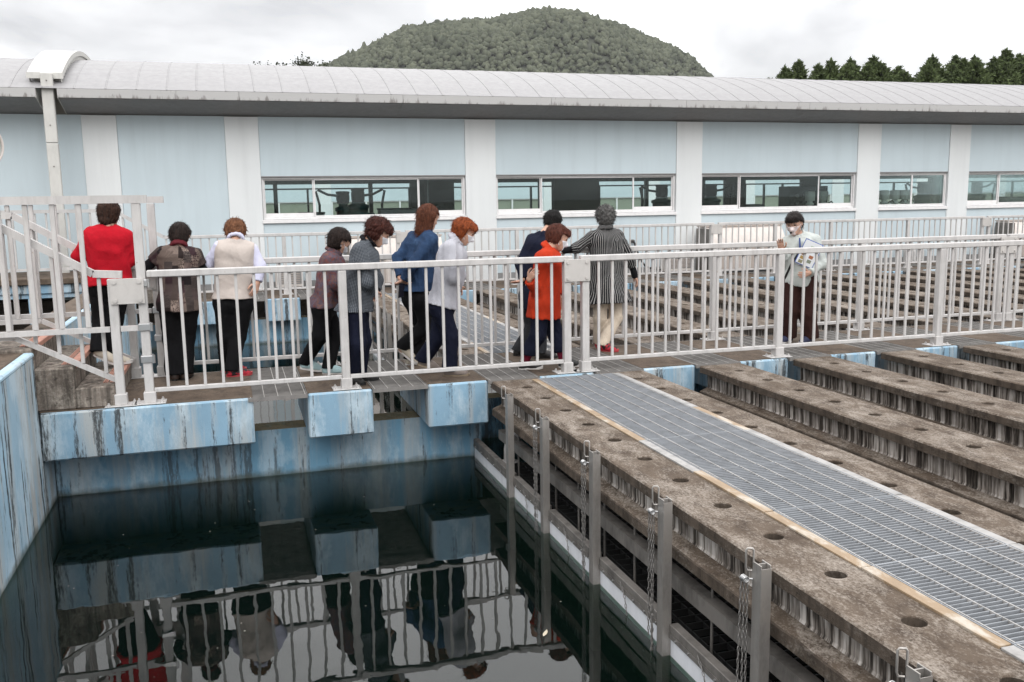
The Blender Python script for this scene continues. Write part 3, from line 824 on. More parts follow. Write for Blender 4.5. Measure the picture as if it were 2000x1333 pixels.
stair_railing('sloping railing of the far stairs in front of the building downspout', 17.15, 0, False, 0)
# ------------------------------------------------------------------ the blue building
BY = 18.50; ZT = 3.30; BD = 5.9            # front face, wall top, depth
PIL = [(-7.4,-6.8), (-2.42,-1.83), (0.052,0.668), (4.72,5.37), (9.50,10.13), (14.20,14.84), (16.83,17.44), (21.6,22.2), (26.3,26.95)]
XL, XR = -9.0, 30.0
ZW0, ZW1 = 1.345, 2.155
bl = thing('building', 'long powder blue building with white arched metal roof and a band of windows', 'building', (10.0, BY, 0))
ox, oy = 10.0, BY
def bx(name, m, x0, x1, y0, y1, z0, z1, parent=None, c=0.0):
    g = MB()
    (g.cbox if c else g.box)(x0-ox, x1-ox, y0-oy, y1-oy, z0, z1, *((c,) if c else ()))
    return g.obj(name, m, bl if parent is None else parent)
edges = [XL] + [v for p in PIL for v in p] + [XR]
bays = [(edges[2*i], edges[2*i+1]) for i in range(len(PIL)+1)]
for (a, b) in PIL:
    g = MB(); g.cbox(a-ox, b-ox, -0.028, 0.22, 0.0, ZT-0.012, 0.006); g.obj('pilaster', WALL_PALE, bl)
def window(xa, xb, y0, fr, big):
    """window unit filling one bay between two pilasters: outer frame, sashes and panes"""
    w = thing('window', None, None, (0, 0, 0)); w.parent = bl
    w.location = (xa - ox, y0 - oy, ZW0)
    W_ = xb - xa; H = ZW1 - ZW0
    g = MB(); f = 0.035
    g.cbox(0.004, W_-0.004, 0.035, 0.125, 0.0, f, 0.003); g.cbox(0.004, W_-0.004, 0.035, 0.125, H-f, H-0.004, 0.003)
    g.cbox(0.004, f, 0.036, 0.124, f+0.001, H-f-0.001, 0.003); g.cbox(W_-f, W_-0.004, 0.036, 0.124, f+0.001, H-f-0.001, 0.003)
    g.obj('frame', SASH, w)
    g = MB(); g.cbox(-0.02, W_+0.02, -0.05, 0.12, -0.072, -0.004, 0.006); g.obj('sill', SASH, w)
    g = MB(); g.box(0.0, W_, -0.012, 0.06, H+0.001, H+0.022); g.obj('head_flashing', FASCIA, w)
    x = f
    inner = W_ - 2*f
    for k, q in enumerate(fr):
        xe = x + inner*q
        side = big and (k == 0 or k == len(fr)-1)
        yb = 0.085 if side else 0.055
        bot = 0.085 if side else 0.03
        s = 0.026 if side else 0.022
        g = MB()
        g.box(x+0.002, x+s, yb, yb+0.028, f+0.003, H-f-0.003); g.box(xe-s, xe-0.002, yb, yb+0.028, f+0.003, H-f-0.003)
        g.box(x+s+0.001, xe-s-0.001, yb, yb+0.028, f+0.003, f+bot); g.box(x+s+0.001, xe-s-0.001, yb, yb+0.028, H-f-0.024, H-f-0.003)
        g.obj('sash', SASH, w)
        g = MB(); g.box(x+s+0.0015, xe-s-0.0015, yb+0.011, yb+0.017, f+bot+0.001, H-f-0.025); g.obj('pane', GLASS, w)
        x = xe
for i, (a, b) in enumerate(bays):
    if i < 3 and i != 3:
        bx('wall_panel', WALL_BLUE, a+0.002, b-0.002, BY, BY+0.2, 0.14, ZT-0.005)
    else:
        bx('wall_panel', WALL_BLUE, a+0.002, b-0.002, BY, BY+0.2, 0.14, ZW0-0.074)
        bx('wall_panel', WALL_BLUE, a+0.002, b-0.002, BY, BY+0.2, ZW1+0.023, ZT-0.005)
        two = (b - a) < 2.5
        window(a+0.004, b-0.004, BY, (0.5, 0.5) if two else (0.24, 0.525, 0.235), not two)
    bx('plinth', BOX_GREY, a+0.002, b-0.002, BY-0.012, BY+0.2, 0.0, 0.135)
# back wall with the same openings, floor, ceiling and end walls
YBK = BY + BD
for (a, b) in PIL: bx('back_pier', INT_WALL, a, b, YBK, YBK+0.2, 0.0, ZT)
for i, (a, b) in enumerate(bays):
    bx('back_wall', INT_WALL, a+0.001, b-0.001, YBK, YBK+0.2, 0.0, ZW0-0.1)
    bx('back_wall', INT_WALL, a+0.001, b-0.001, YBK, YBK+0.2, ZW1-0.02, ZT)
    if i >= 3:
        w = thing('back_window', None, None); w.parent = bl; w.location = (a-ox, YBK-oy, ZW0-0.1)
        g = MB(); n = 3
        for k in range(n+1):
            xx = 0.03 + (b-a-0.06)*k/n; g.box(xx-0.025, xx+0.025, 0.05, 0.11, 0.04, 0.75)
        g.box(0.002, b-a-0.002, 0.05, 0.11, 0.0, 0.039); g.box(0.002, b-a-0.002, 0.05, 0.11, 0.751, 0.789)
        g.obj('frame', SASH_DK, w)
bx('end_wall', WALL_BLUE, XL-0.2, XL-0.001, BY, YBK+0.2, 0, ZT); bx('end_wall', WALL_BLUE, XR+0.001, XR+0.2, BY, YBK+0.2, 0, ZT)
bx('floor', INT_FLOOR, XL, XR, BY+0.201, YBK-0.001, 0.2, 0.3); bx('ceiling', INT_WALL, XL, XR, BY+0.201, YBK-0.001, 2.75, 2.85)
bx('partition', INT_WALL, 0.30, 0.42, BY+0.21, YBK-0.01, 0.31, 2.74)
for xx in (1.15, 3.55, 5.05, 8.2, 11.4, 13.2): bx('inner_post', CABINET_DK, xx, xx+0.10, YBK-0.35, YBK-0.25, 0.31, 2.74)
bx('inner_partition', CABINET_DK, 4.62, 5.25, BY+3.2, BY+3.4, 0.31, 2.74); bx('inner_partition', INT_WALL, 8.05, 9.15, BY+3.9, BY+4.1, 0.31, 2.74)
# eave: sloping grey panels, gutter lengths, standing seam roof panels
YE = 17.72; YC = BY + BD/2 + 0.1; AP = 4.60
hc = YC - YE; sag = AP - 3.665; RR = (hc*hc + sag*sag)/(2*sag); ZC = AP - RR; TH = math.asin(hc/RR)
NX0, NX1 = -2.99, -2.66                   # notch for the downspout
def eave(xa, xb):
    n = max(1, int(round((xb-xa)/2.95))); st = (xb-xa)/n
    for i in range(n):
        a, b = xa + i*st + 0.003, xa + (i+1)*st - 0.003
        g = MB(); g.prism([(YE+0.035-oy, 3.500), (BY+0.03-oy, ZT+0.002), (BY+0.03-oy, ZT+0.03), (YE+0.035-oy, 3.530)], 'x', a-ox, b-ox); g.obj('eave_panel', FASCIA, bl)
        g = MB(); g.prism([(YE-oy, 3.512), (YE+0.12-oy, 3.534), (YE+0.12-oy, 3.560), (YE+0.02-oy, 3.545), (YE+0.016-oy, 3.660), (YE-0.006-oy, 3.660)], 'x', a-ox, b-ox); g.obj('gutter', GUTTER, bl)
eave(XL-0.3, NX0); eave(NX1, XR+0.3)
PWD = 0.5; NA = 18
vs = []; fs = []
for k in range(NA+1):
    th = -TH + 2*TH*k/NA
    y, z = YC + RR*math.sin(th), ZC + RR*math.cos(th)
    ny, nz = math.sin(th), math.cos(th)
    for (xx, h) in ((0.0, 0.0), (0.004, 0.007), (0.022, 0.007), (0.026, 0.0005), (PWD-0.001, 0.0)):
        vs.append((xx, y + ny*h, z + nz*h))
for k in range(NA):
    for q in range(4):
        a = k*5 + q; fs.append((a, a+1, a+6, a+5))
g = MB(); g.add([(x, y-oy, z) for x, y, z in vs], fs, 0, False)
rp = g.mesh('roof_panel', ROOF)
for p in rp.polygons: p.use_smooth = False
x = XL - 0.4
while x < XR + 0.3:
    link('roof_panel', rp, bl, (x - ox, 0, 0)); x += PWD
# arched ridge vent over the downspout, with comb-like closers
def arc(y0th, y1th, off, n=14):
    return [(YC + (RR+off)*math.sin(y0th + (y1th-y0th)*k/n) - oy, ZC + (RR+off)*math.cos(y0th + (y1th-y0th)*k/n)) for k in range(n+1)]
vx0, vx1 = -3.13, -2.58
t0, t1 = -math.asin((YC-17.98)/RR), math.asin(2.6/RR)
hood = thing('roof_vent', None, None); hood.parent = bl
g = MB()
top, bot = arc(t0, t1, 0.165, 22), arc(t0, t1, 0.150, 22)
for k in range(len(top)-1):
    q = [top[k], top[k+1], bot[k+1], bot[k]]
    g.prism(q[::-1], 'x', vx0-ox, vx1-ox)
f0 = top[0]
g.prism([(f0[0]-0.014, f0[1]-0.10), (f0[0]-0.001, f0[1]-0.10), (f0[0]-0.001, f0[1]+0.004), (f0[0]-0.014, f0[1]+0.004)], 'x', vx0-ox-0.012, vx1-ox+0.012)
g.obj('hood', VENT, hood)
ski, sko = arc(t0, t1, 0.149, 22), arc(t0, t1, 0.075, 22)
for xx in (vx0, vx1-0.012):
    g = MB()
    for k in range(len(ski)-1):
        q = [ski[k], ski[k+1], sko[k+1], sko[k]]
        g.prism(q[::-1], 'x', xx-ox, xx+0.012-ox)
    g.obj('skirt', VENT, hood)
g = MB(); a1, a2 = arc(t0, t1, 0.09, 34), arc(t0, t1, 0.0, 34)
for k in range(34):
    for xa_, xb_ in ((vx1-0.035, vx1-0.02), (vx0+0.02, vx0+0.035)):
        p_, q_ = a1[k], a2[k]
        g.add([(xa_-ox, p_[0], p_[1]), (xb_-ox, p_[0]+0.06, p_[1]), (xb_-ox, q_[0]+0.06, q_[1]), (xa_-ox, q_[0], q_[1])], [(0,1,2,3)])
stuff(g.obj('comb', VENT, hood))
g = MB(); g.cbox(vx0+0.07-ox, vx1-0.05-ox, 18.06-oy, 18.20-oy, 3.78, 3.90, 0.004); g.box(vx0+0.03-ox, vx1-0.01-ox, 18.02-oy, 18.055-oy, 3.785, 3.795); g.obj('outlet_box', VENT, hood)
ds = thing('downspout', None, None); ds.parent = bl
dy0, dy1 = 17.80-oy, 17.90-oy
g = MB(); g.cbox(-2.915-ox, -2.725-ox, dy0, dy1, 2.752, 3.93, 0.012); g.obj('pipe_length', VENT, ds)
g = MB(); g.cbox(-2.915-ox, -2.725-ox, dy0, dy1, 0.02, 2.746, 0.012); g.obj('pipe_length', VENT, ds)
g = MB()
for z in (3.80, 3.05, 2.35, 1.55, 0.75): g.tube([(-2.82-ox, dy0, z), (-2.82-ox, dy0-0.012, z)], 0.012, 8)
stuff(g.obj('screw', STEEL_DK, ds))
# notch cheeks beside the downspout
for xx in (NX0-0.012, NX1+0.002):
    g = MB(); g.prism([(YE-oy, 3.505), (BY+0.02-oy, ZT), (BY+0.02-oy, 4.06), (YE-oy, 3.662)], 'x', xx-ox, xx+0.01-ox); g.obj('notch_cheek', VENT, bl)

# second wing seen through the windows
SY = 36.0
b2 = thing('building', 'second blue wing seen only through the windows of the first building', 'building', (12.0, SY, 0))
def bx2(name, m, x0, x1, y0, y1, z0, z1):
    g = MB(); g.box(x0-12, x1-12, y0-SY, y1-SY, z0, z1); return g.obj(name, m, b2)
xx = -6.0
while xx < 60:
    bx2('pilaster', WALL_PALE, xx, xx+0.62, SY-0.03, SY+0.2, 0, 3.45)
    a, b = xx+0.625, xx+4.62
    bx2('wall_panel', WALL_BLUE, a, b, SY, SY+0.2, 0.0, 1.10); bx2('wall_panel', WALL_BLUE, a, b, SY, SY+0.2, 1.70, 3.45)
    w = thing('window', None, None); w.parent = b2; w.location = (a-12, 0, 1.10)
    g = MB()
    for k in range(4): 
        q = 0.02 + (b-a-0.04)*k/3; g.box(q-0.03, q+0.03, 0.02, 0.08, 0.03, 0.57)
    g.box(0.0, b-a, 0.02, 0.08, 0.0, 0.029); g.box(0.0, b-a, 0.02, 0.08, 0.571, 0.598); g.obj('frame', SASH, w)
    g = MB(); g.box(0.03, b-a-0.03, 0.09, 0.10, 0.03, 0.57); g.obj('pane', mat('painted_reflection_pane', (0.24,0.265,0.21), 0.3) if 'painted_reflection_pane' not in bpy.data.materials else bpy.data.materials['painted_reflection_pane'], w)  # pane's greenish grey is a painted reflection of hill and sky
    xx += 4.62
bx2('roof', ROOF, -7, 60, SY-0.4, SY+6, 3.455, 3.6)

# ------------------------------------------------------------------ machines inside the building
def pump(label, x, y, s=1.0, twin=False, arms=(1, -1), green=True):
    t = thing('pump', label, 'pump', (x, y, 0.3), 'pumps inside the building')
    g = MB(); g.cbox(-0.32, 0.32, -0.25, 0.25, 0.0, 0.95, 0.01); g.obj('plinth', BOX_GREY, t)
    g = MB()
    g.lathe([(0.27, 0.952), (0.27, 1.04), (0.22, 1.05), (0.22, 1.22), (0.25, 1.23), (0.25, 1.29), (0.15, 1.32), (0.15, 1.36)], 0.0, 0.0, 14)
    if twin: g.lathe([(0.15, 0.952), (0.15, 1.16), (0.18, 1.17), (0.18, 1.24), (0.10, 1.27), (0.10, 1.33)], -0.33, 0.0, 14)
    g.tube([(0.15, -0.1, 1.08), (0.30, -0.14, 1.08), (0.30, -0.14, 0.96)], 0.05, 8)
    g.obj('casing', PUMP, t)
    g = MB()
    for k, px in enumerate((0.0, -0.33) if twin else (0.0,)):
        h = 1.66 if k == 0 else 1.60
        g.lathe([(0.135, 1.362 if k == 0 else 1.332), (0.135, h-0.06), (0.15, h-0.05), (0.15, h-0.01), (0.09, h)], px, 0, 14)
        for q in range(12):
            a = 2*math.pi*q/12; g.box(px + 0.14*math.cos(a)-0.006, px + 0.14*math.cos(a)+0.006, 0.14*math.sin(a)-0.006, 0.14*math.sin(a)+0.006, 1.40, h-0.08)
    g.obj('motor', PUMP_DK if green else PUMP, t)
    for sgn in arms:
        x0 = 0.12 if sgn > 0 else (-0.44 if twin else -0.12)
        g = MB(); g.tube([(x0, 0, 1.50), (x0+0.22*sgn, 0, 1.53), (x0+0.42*sgn, -0.02, 1.63), (x0+0.47*sgn, -0.02, 1.60), (x0+0.44*sgn, -0.03, 1.48), (x0+0.40*sgn, -0.03, 1.30), (x0+0.41*sgn, -0.03, 1.02)], 0.028, 8)
        g.obj('hose', RUBBER, t)
    return t
pump('twin motor green pump with arched black hoses behind the left window', 2.78, 20.5, 1, True)
pump('dark green pump with one hose behind the right pane of the second window', 10.15, 20.5, 1, False, (-1,))
pump('green pump with hose at the left end of the third window', 11.55, 20.6, 1, False, (1,))
pump('dark pump at the right of the narrow two-pane window', 17.95, 20.6, 1, False, (-1,))
pump('green pump with hose at the left of the last window', 19.75, 20.6, 1, False, (1,))
CAN_LABEL = ['ivory canister left of the sash bar in the third window', 'ivory canister right of the sash bar in the third window',
             'leftmost ivory canister in the narrow window', 'middle ivory canister in the narrow window', 'rightmost ivory canister in the narrow window']
for k, x in enumerate((13.72, 14.10, 15.90, 16.22, 16.52)):
    t = thing('canister', CAN_LABEL[k], 'canister', (x, 19.6, 0.3), 'ivory canisters inside the building')
    g = MB(); g.lathe([(0.02, 0.0), (0.10, 0.004), (0.10, 1.0), (0.05, 1.02), (0.05, 1.10), (0.10, 1.12), (0.10, 1.16), (0.06, 1.18), (0.07, 1.22)], 0, 0, 12); g.obj('valve_stand', IVORY, t)
    g = MB(); g.lathe([(0.115, 1.221), (0.12, 1.24), (0.12, 1.43), (0.11, 1.45), (0.04, 1.455)], 0, 0, 16); g.obj('canister_body', IVORY, t)
    g = MB(); g.tube([(0.09, -0.05, 1.14), (0.2, -0.06, 1.2), (0.30, -0.06, 1.1), (0.33, -0.06, 0.9)], 0.018, 6); g.obj('hose', RUBBER, t)
t = thing('control_cabinet', 'charcoal control cabinet with rows of dials inside the third window', 'cabinet', (14.9, 21.6, 0.3))
g = MB(); g.cbox(-0.6, 0.6, -0.25, 0.25, 0.0, 1.60, 0.01); g.obj('cabinet_body', CABINET_DK, t)
for r_ in range(3):
    for c_ in range(4):
        g = MB(); g.tube([(-0.35+c_*0.22, -0.251, 1.35-r_*0.18), (-0.35+c_*0.22, -0.262, 1.35-r_*0.18)], 0.055, 10); g.obj('dial', BOX_GREY, t)
for k, (x, w_, h_, lb) in enumerate(((3.75, 1.1, 1.28, 'long low grey duct box right of the twin motor pump'), (1.75, 0.5, 1.22, 'small grey box left of the twin motor pump'), (12.5, 0.5, 1.22, 'grey box beside the hose of the third window pump'), (20.9, 1.2, 1.30, 'grey bench box inside the last window'))):
    t = thing('equipment_box', lb, 'box', (x, 20.3, 0.3), 'grey boxes inside the building')
    g = MB(); g.cbox(-w_/2, w_/2, -0.2, 0.2, 0.0, h_-0.1, 0.006); g.obj('box_body', BOX_GREY, t)
    g = MB(); g.cbox(-w_/2-0.015, w_/2+0.015, -0.215, 0.215, h_-0.098, h_-0.06, 0.005); g.obj('lid', CABINET_DK, t)

# ------------------------------------------------------------------ things standing between the far railing and the building
def cabinet(label, x0, x1, h, slope, y0=17.70, y1=18.30):
    t = thing('equipment_cabinet', label, 'cabinet', (x0, y0, 0), 'cream cabinets in front of the building')
    w = x1 - x0; d = y1 - y0
    g = MB(); g.prism([(0, 0.05), (d, 0.05), (d, h), (d*0.45, h), (0, h*0.62)], 'x', 0, w); g.obj('cabinet_body', CREAM, t)
    g = MB(); g.prism([(d*0.40, h+0.001), (d+0.02, h+0.001), (d+0.02, h+0.03), (d*0.40, h+0.03)], 'x', -0.02, w+0.02); g.obj('lid', CREAM_SH, t)
    n = max(2, int(w/0.22))
    for k in range(n):
        g = MB(); a, b = w*k/n + 0.012, w*(k+1)/n - 0.012
        g.cbox(a, b, -0.014, -0.001, 0.10, h*0.60, 0.004); g.obj('shutter_panel', CREAM_SH if k % 3 else CREAM, t)
    g = MB(); g.box(0.03, w-0.03, 0.03, d-0.03, 0.0, 0.049); g.obj('base', CABINET_DK, t)
    g = MB(); g.cbox(-0.05, -0.002, 0.02, d-0.02, 0.05, h*0.97, 0.004); g.obj('side_post', STEEL_DK, t)
cabinet('cream slope-topped cabinet behind the far railing, under the left window', 2.2, 4.05, 0.97, 1)
cabinet('cream slope-topped cabinet behind the far railing, left of the guide', 9.95, 11.85, 1.0, 1)
cabinet('cream slope-topped cabinet behind the far railing at the right edge', 18.2, 20.2, 0.95, 1)
def small_unit(label, x, w, h):
    t = thing('outdoor_unit', label, 'outdoor unit', (x, 18.05, 0))
    g = MB(); g.cbox(0, w, 0, 0.28, 0.06, h, 0.01); g.obj('unit_body', CREAM, t)
    g = MB(); g.box(0.02, w-0.02, -0.004, 0.0, 0.12, h-0.05); 
    g2 = MB()
    for k in range(7): g2.box(0.04, w-0.04, -0.012, -0.0045, 0.14 + k*(h-0.22)/7, 0.155 + k*(h-0.22)/7)
    g.obj('grille_back', BOX_GREY, t); stuff(g2.obj('grille', CREAM_SH, t))
    for xx in (0.03, w-0.09):
        g = MB(); g.box(xx, xx+0.06, 0.03, 0.25, 0.0, 0.059); g.obj('foot', STEEL_DK, t)
small_unit('small cream outdoor unit with grille on the far pavement below the left window', 0.82, 0.50, 0.46)
small_unit('low cream outdoor unit with grille next to the cabinet left of the guide', 9.05, 0.62, 0.42)
for k, (x, lb) in enumerate(((13.32, 'left one of the pair of bent grey pipes to the right of the guide'), (13.66, 'right one of the pair of bent grey pipes to the right of the guide'), (15.45, 'leftmost of four bent grey pipes on the blue wall under the narrow window'), (15.70, 'second from left of four bent grey pipes under the narrow window'), (15.93, 'third from left of four bent grey pipes under the narrow window'), (16.15, 'rightmost of four bent grey pipes under the narrow window'))):
    t = thing('vent_pipe', lb, 'pipe', (x, 18.2, 0), 'bent pipes on the far pavement')
    g = MB(); g.tube([(0, 0, 0), (0, 0, 0.26), (0, 0.015, 0.32), (0, 0.05, 0.365), (0, 0.11, 0.385), (0, 0.29, 0.385)], 0.05, 10); g.obj('pipe_body', PIPE, t)
    g = MB(); g.lathe([(0.07, 0.0), (0.07, 0.025)], 0, 0, 12); g.obj('collar', STEEL_DK, t)
t = thing('hose', 'black hose looping down the wall left of the middle cream cabinet', 'hose', (8.6, 18.3, 0))
g = MB(); g.tube([(-0.15, 0.18, 0.72), (-0.15, 0.08, 0.70), (-0.12, 0.02, 0.55), (-0.05, 0, 0.35), (0.08, 0, 0.18), (0.28, -0.02, 0.10), (0.5, -0.05, 0.09)], 0.022, 8); g.obj('hose_body', RUBBER, t)
g = MB(); g.tube([(-0.15, 0.195, 0.72), (-0.15, 0.13, 0.72)], 0.04, 10); g.obj('socket', STEEL_DK, t)

# round traffic mirror on its post at the left edge
t = thing('traffic_mirror', 'round convex mirror on a pole at the far left edge', 'mirror', (-3.535, 15.4, 0.5))
g = MB(); g.tube([(0, 0.12, 0), (0, 0.12, 2.35)], 0.04, 10); g.obj('pole', FENCE, t)
g = MB()
N = 28; vs = []; fs = []; Rm = 0.30
dirv = Vector((0.80, -0.60, -0.05)).normalized(); u_ = Vector((0, 0, 1)); u_ = (u_ - dirv*u_.dot(dirv)).normalized(); v_ = dirv.cross(u_)
cM = Vector((0.20, 0.0, 2.06))
for rr_, d_ in ((0.0, 0.06), (0.12, 0.05), (0.22, 0.025), (0.285, 0.0)):
    for k in range(N):
        a = 2*math.pi*k/N; vs.append(cM + dirv*d_ + (u_*math.cos(a) + v_*math.sin(a))*rr_)
for i in range(3):
    for k in range(N): fs.append((i*N+k, (i+1)*N+k, (i+1)*N+(k+1) % N, i*N+(k+1) % N))
g.add(vs, fs, 0, True); g.obj('mirror_face', mat('convex_mirror', (0.75,0.8,0.78), 0.03, 1.0), t)
g = MB()
ring = [cM + (u_*math.cos(2*math.pi*k/N) + v_*math.sin(2*math.pi*k/N))*0.30 for k in range(N+1)]
g.tube(ring, 0.022, 6); 
g.lathe([(0.03, 0)], 0, 0, 3) if False else None
g.obj('rim', CREAM, t)
vs = [cM - dirv*0.03 + (u_*math.cos(2*math.pi*k/N) + v_*math.sin(2*math.pi*k/N))*0.29 for k in range(N)]
g = MB(); g.add(vs, [tuple(range(N))]); g.tube([cM - dirv*0.03, Vector((0, 0.12, 2.06))], 0.025, 8); g.obj('back_plate', CREAM, t)

# ------------------------------------------------------------------ thin air haze round everything
def _haze(t, b):
    t.nodes.remove(b); out = t.nodes['Material Output']
    v = node(t, 'ShaderNodeVolumePrincipled', {'Color': (0.90,0.91,0.94,1), 'Density': 0.00010, 'Anisotropy': 0.2})
    t.links.new(v.outputs[0], out.inputs['Volume'])
g = MB(); g.box(-1600, 2100, -1600, 2600, -5.0, 178.0)
stuff(g.obj('haze', mat('pale_air', build=_haze)))

# ------------------------------------------------------------------ wooded hill, pines and broadleaf tops
nprng = np.random.default_rng(5)
HY = 800.0
hx = np.array([-60, 0, 40, 60, 83, 114, 135, 158, 190, 230, 273, 312, 345, 372, 400, 420, 437, 460, 500, 560])
hz = np.array([60, 78, 88, 96, 107, 122, 131, 143, 149, 152, 158, 160, 155, 144, 132, 122, 108, 88, 66, 40])
def hill_h(x, y):
    d = (y - HY)/230.0
    xc = 265.0*y/HY; r = np.interp(265.0 + (x - xc)/np.sqrt(np.clip(1 - d*d, 0.06, 1)), hx, hz)
    base = r*np.clip(np.cos(np.clip(d, -1, 1)*math.pi/2), 0, 1)**0.8
    spur = 6*np.sin(x/33.0 + 0.8) + 5*np.sin(x/19.0 + y/60.0) + 4*np.sin(y/37.0 - x/55.0)
    return base + spur*np.clip((HY - y)/120.0, 0, 1)*(base > 10)
nx, ny = 90, 40
gx_ = np.linspace(-60, 560, nx); gy_ = np.linspace(HY-230, HY+230, ny)
XX, YY = np.meshgrid(gx_, gy_, indexing='ij'); ZZ = hill_h(XX, YY) - 1.0
verts = np.stack([XX.ravel(), YY.ravel(), ZZ.ravel()], 1)
faces = [(i*ny+j, (i+1)*ny+j, (i+1)*ny+j+1, i*ny+j+1) for i in range(nx-1) for j in range(ny-1)]
me = bpy.data.meshes.new('hill'); me.from_pydata(verts.tolist(), [], faces); me.materials.append(SOIL); me.update()
struct(link('hill', me))
def set_mesh(name, V, F, tone, m, smooth=True):
    me = bpy.data.meshes.new(name)
    n = len(F); k = F.shape[1]
    me.vertices.add(len(V)); me.vertices.foreach_set('co', V.astype(np.float32).ravel())
    me.loops.add(n*k); me.loops.foreach_set('vertex_index', F.astype(np.int32).ravel())
    me.polygons.add(n); me.polygons.foreach_set('loop_start', np.arange(0, n*k, k, dtype=np.int32))
    me.polygons.foreach_set('loop_total', np.full(n, k, dtype=np.int32))
    me.polygons.foreach_set('use_smooth', np.full(n, smooth))
    me.materials.append(m); me.update(calc_edges=True)
    if tone is not None:
        at = me.attributes.new('tone', 'FLOAT', 'POINT'); at.data.foreach_set('value', tone.astype(np.float32))
    me.validate(); return me
import bmesh
bm_ = bmesh.new(); bmesh.ops.create_icosphere(bm_, subdivisions=2, radius=1.0)
ICO_V = np.array([v.co[:] for v in bm_.verts]); ICO_F = np.array([[v.index for v in f.verts] for f in bm_.faces]); bm_.free()
N = 15000
cx_ = nprng.uniform(10, 480, N); cy_ = HY - 200*nprng.uniform(0, 1, N)**1.35 + 8
cz_ = hill_h(cx_, cy_)
keep = cz_ > 60
cx_, cy_, cz_ = cx_[keep], cy_[keep], cz_[keep]; N = len(cx_)
sc_ = nprng.uniform(1.2, 2.7, N)*np.where(nprng.random(N) < 0.06, 1.35, 1.0); conif = nprng.random(N) < 0.06
V = np.repeat(ICO_V[None], N, 0)
ph = nprng.uniform(0, 6.28, (N, 1, 3))
disp = 1 + 0.16*np.sin(V[:, :, 0:1]*5 + ph[:, :, 0:1]) * np.sin(V[:, :, 1:2]*6 + ph[:, :, 1:2]) + 0.13*np.sin(V[:, :, 2:3]*7 + ph[:, :, 2:3] + V[:, :, 0:1]*4) + nprng.normal(0, 0.05, (N, len(ICO_V), 1))
V = V*disp
sz = np.where(conif, 1.8, nprng.uniform(0.85, 1.2, N)); sxy = np.where(conif, 0.62, 1.0)
V[:, :, 2] *= sz[:, None]; V[:, :, :2] *= sxy[:, None, None]
V = V*sc_[:, None, None] + np.stack([cx_, cy_, cz_ + sc_*0.55], 1)[:, None, :]
F = (ICO_F[None] + (np.arange(N)*len(ICO_V))[:, None, None]).reshape(-1, 3)
tone = np.repeat(np.clip(0.75*nprng.random(N) + 0.30*(0.5 + 0.5*np.sin(cx_/17.0 + 2*np.sin(cz_/13.0)) * np.sin(cz_/11.0 + cx_/41.0)), 0, 1), len(ICO_V)) * 0.85 + 0.15*nprng.random(N*len(ICO_V))
stuff(link('forest', set_mesh('forest', V.reshape(-1, 3), F, tone, HILL_LEAF, True)))['label'] = 'dense mixed woodland covering the rounded hill behind the building'

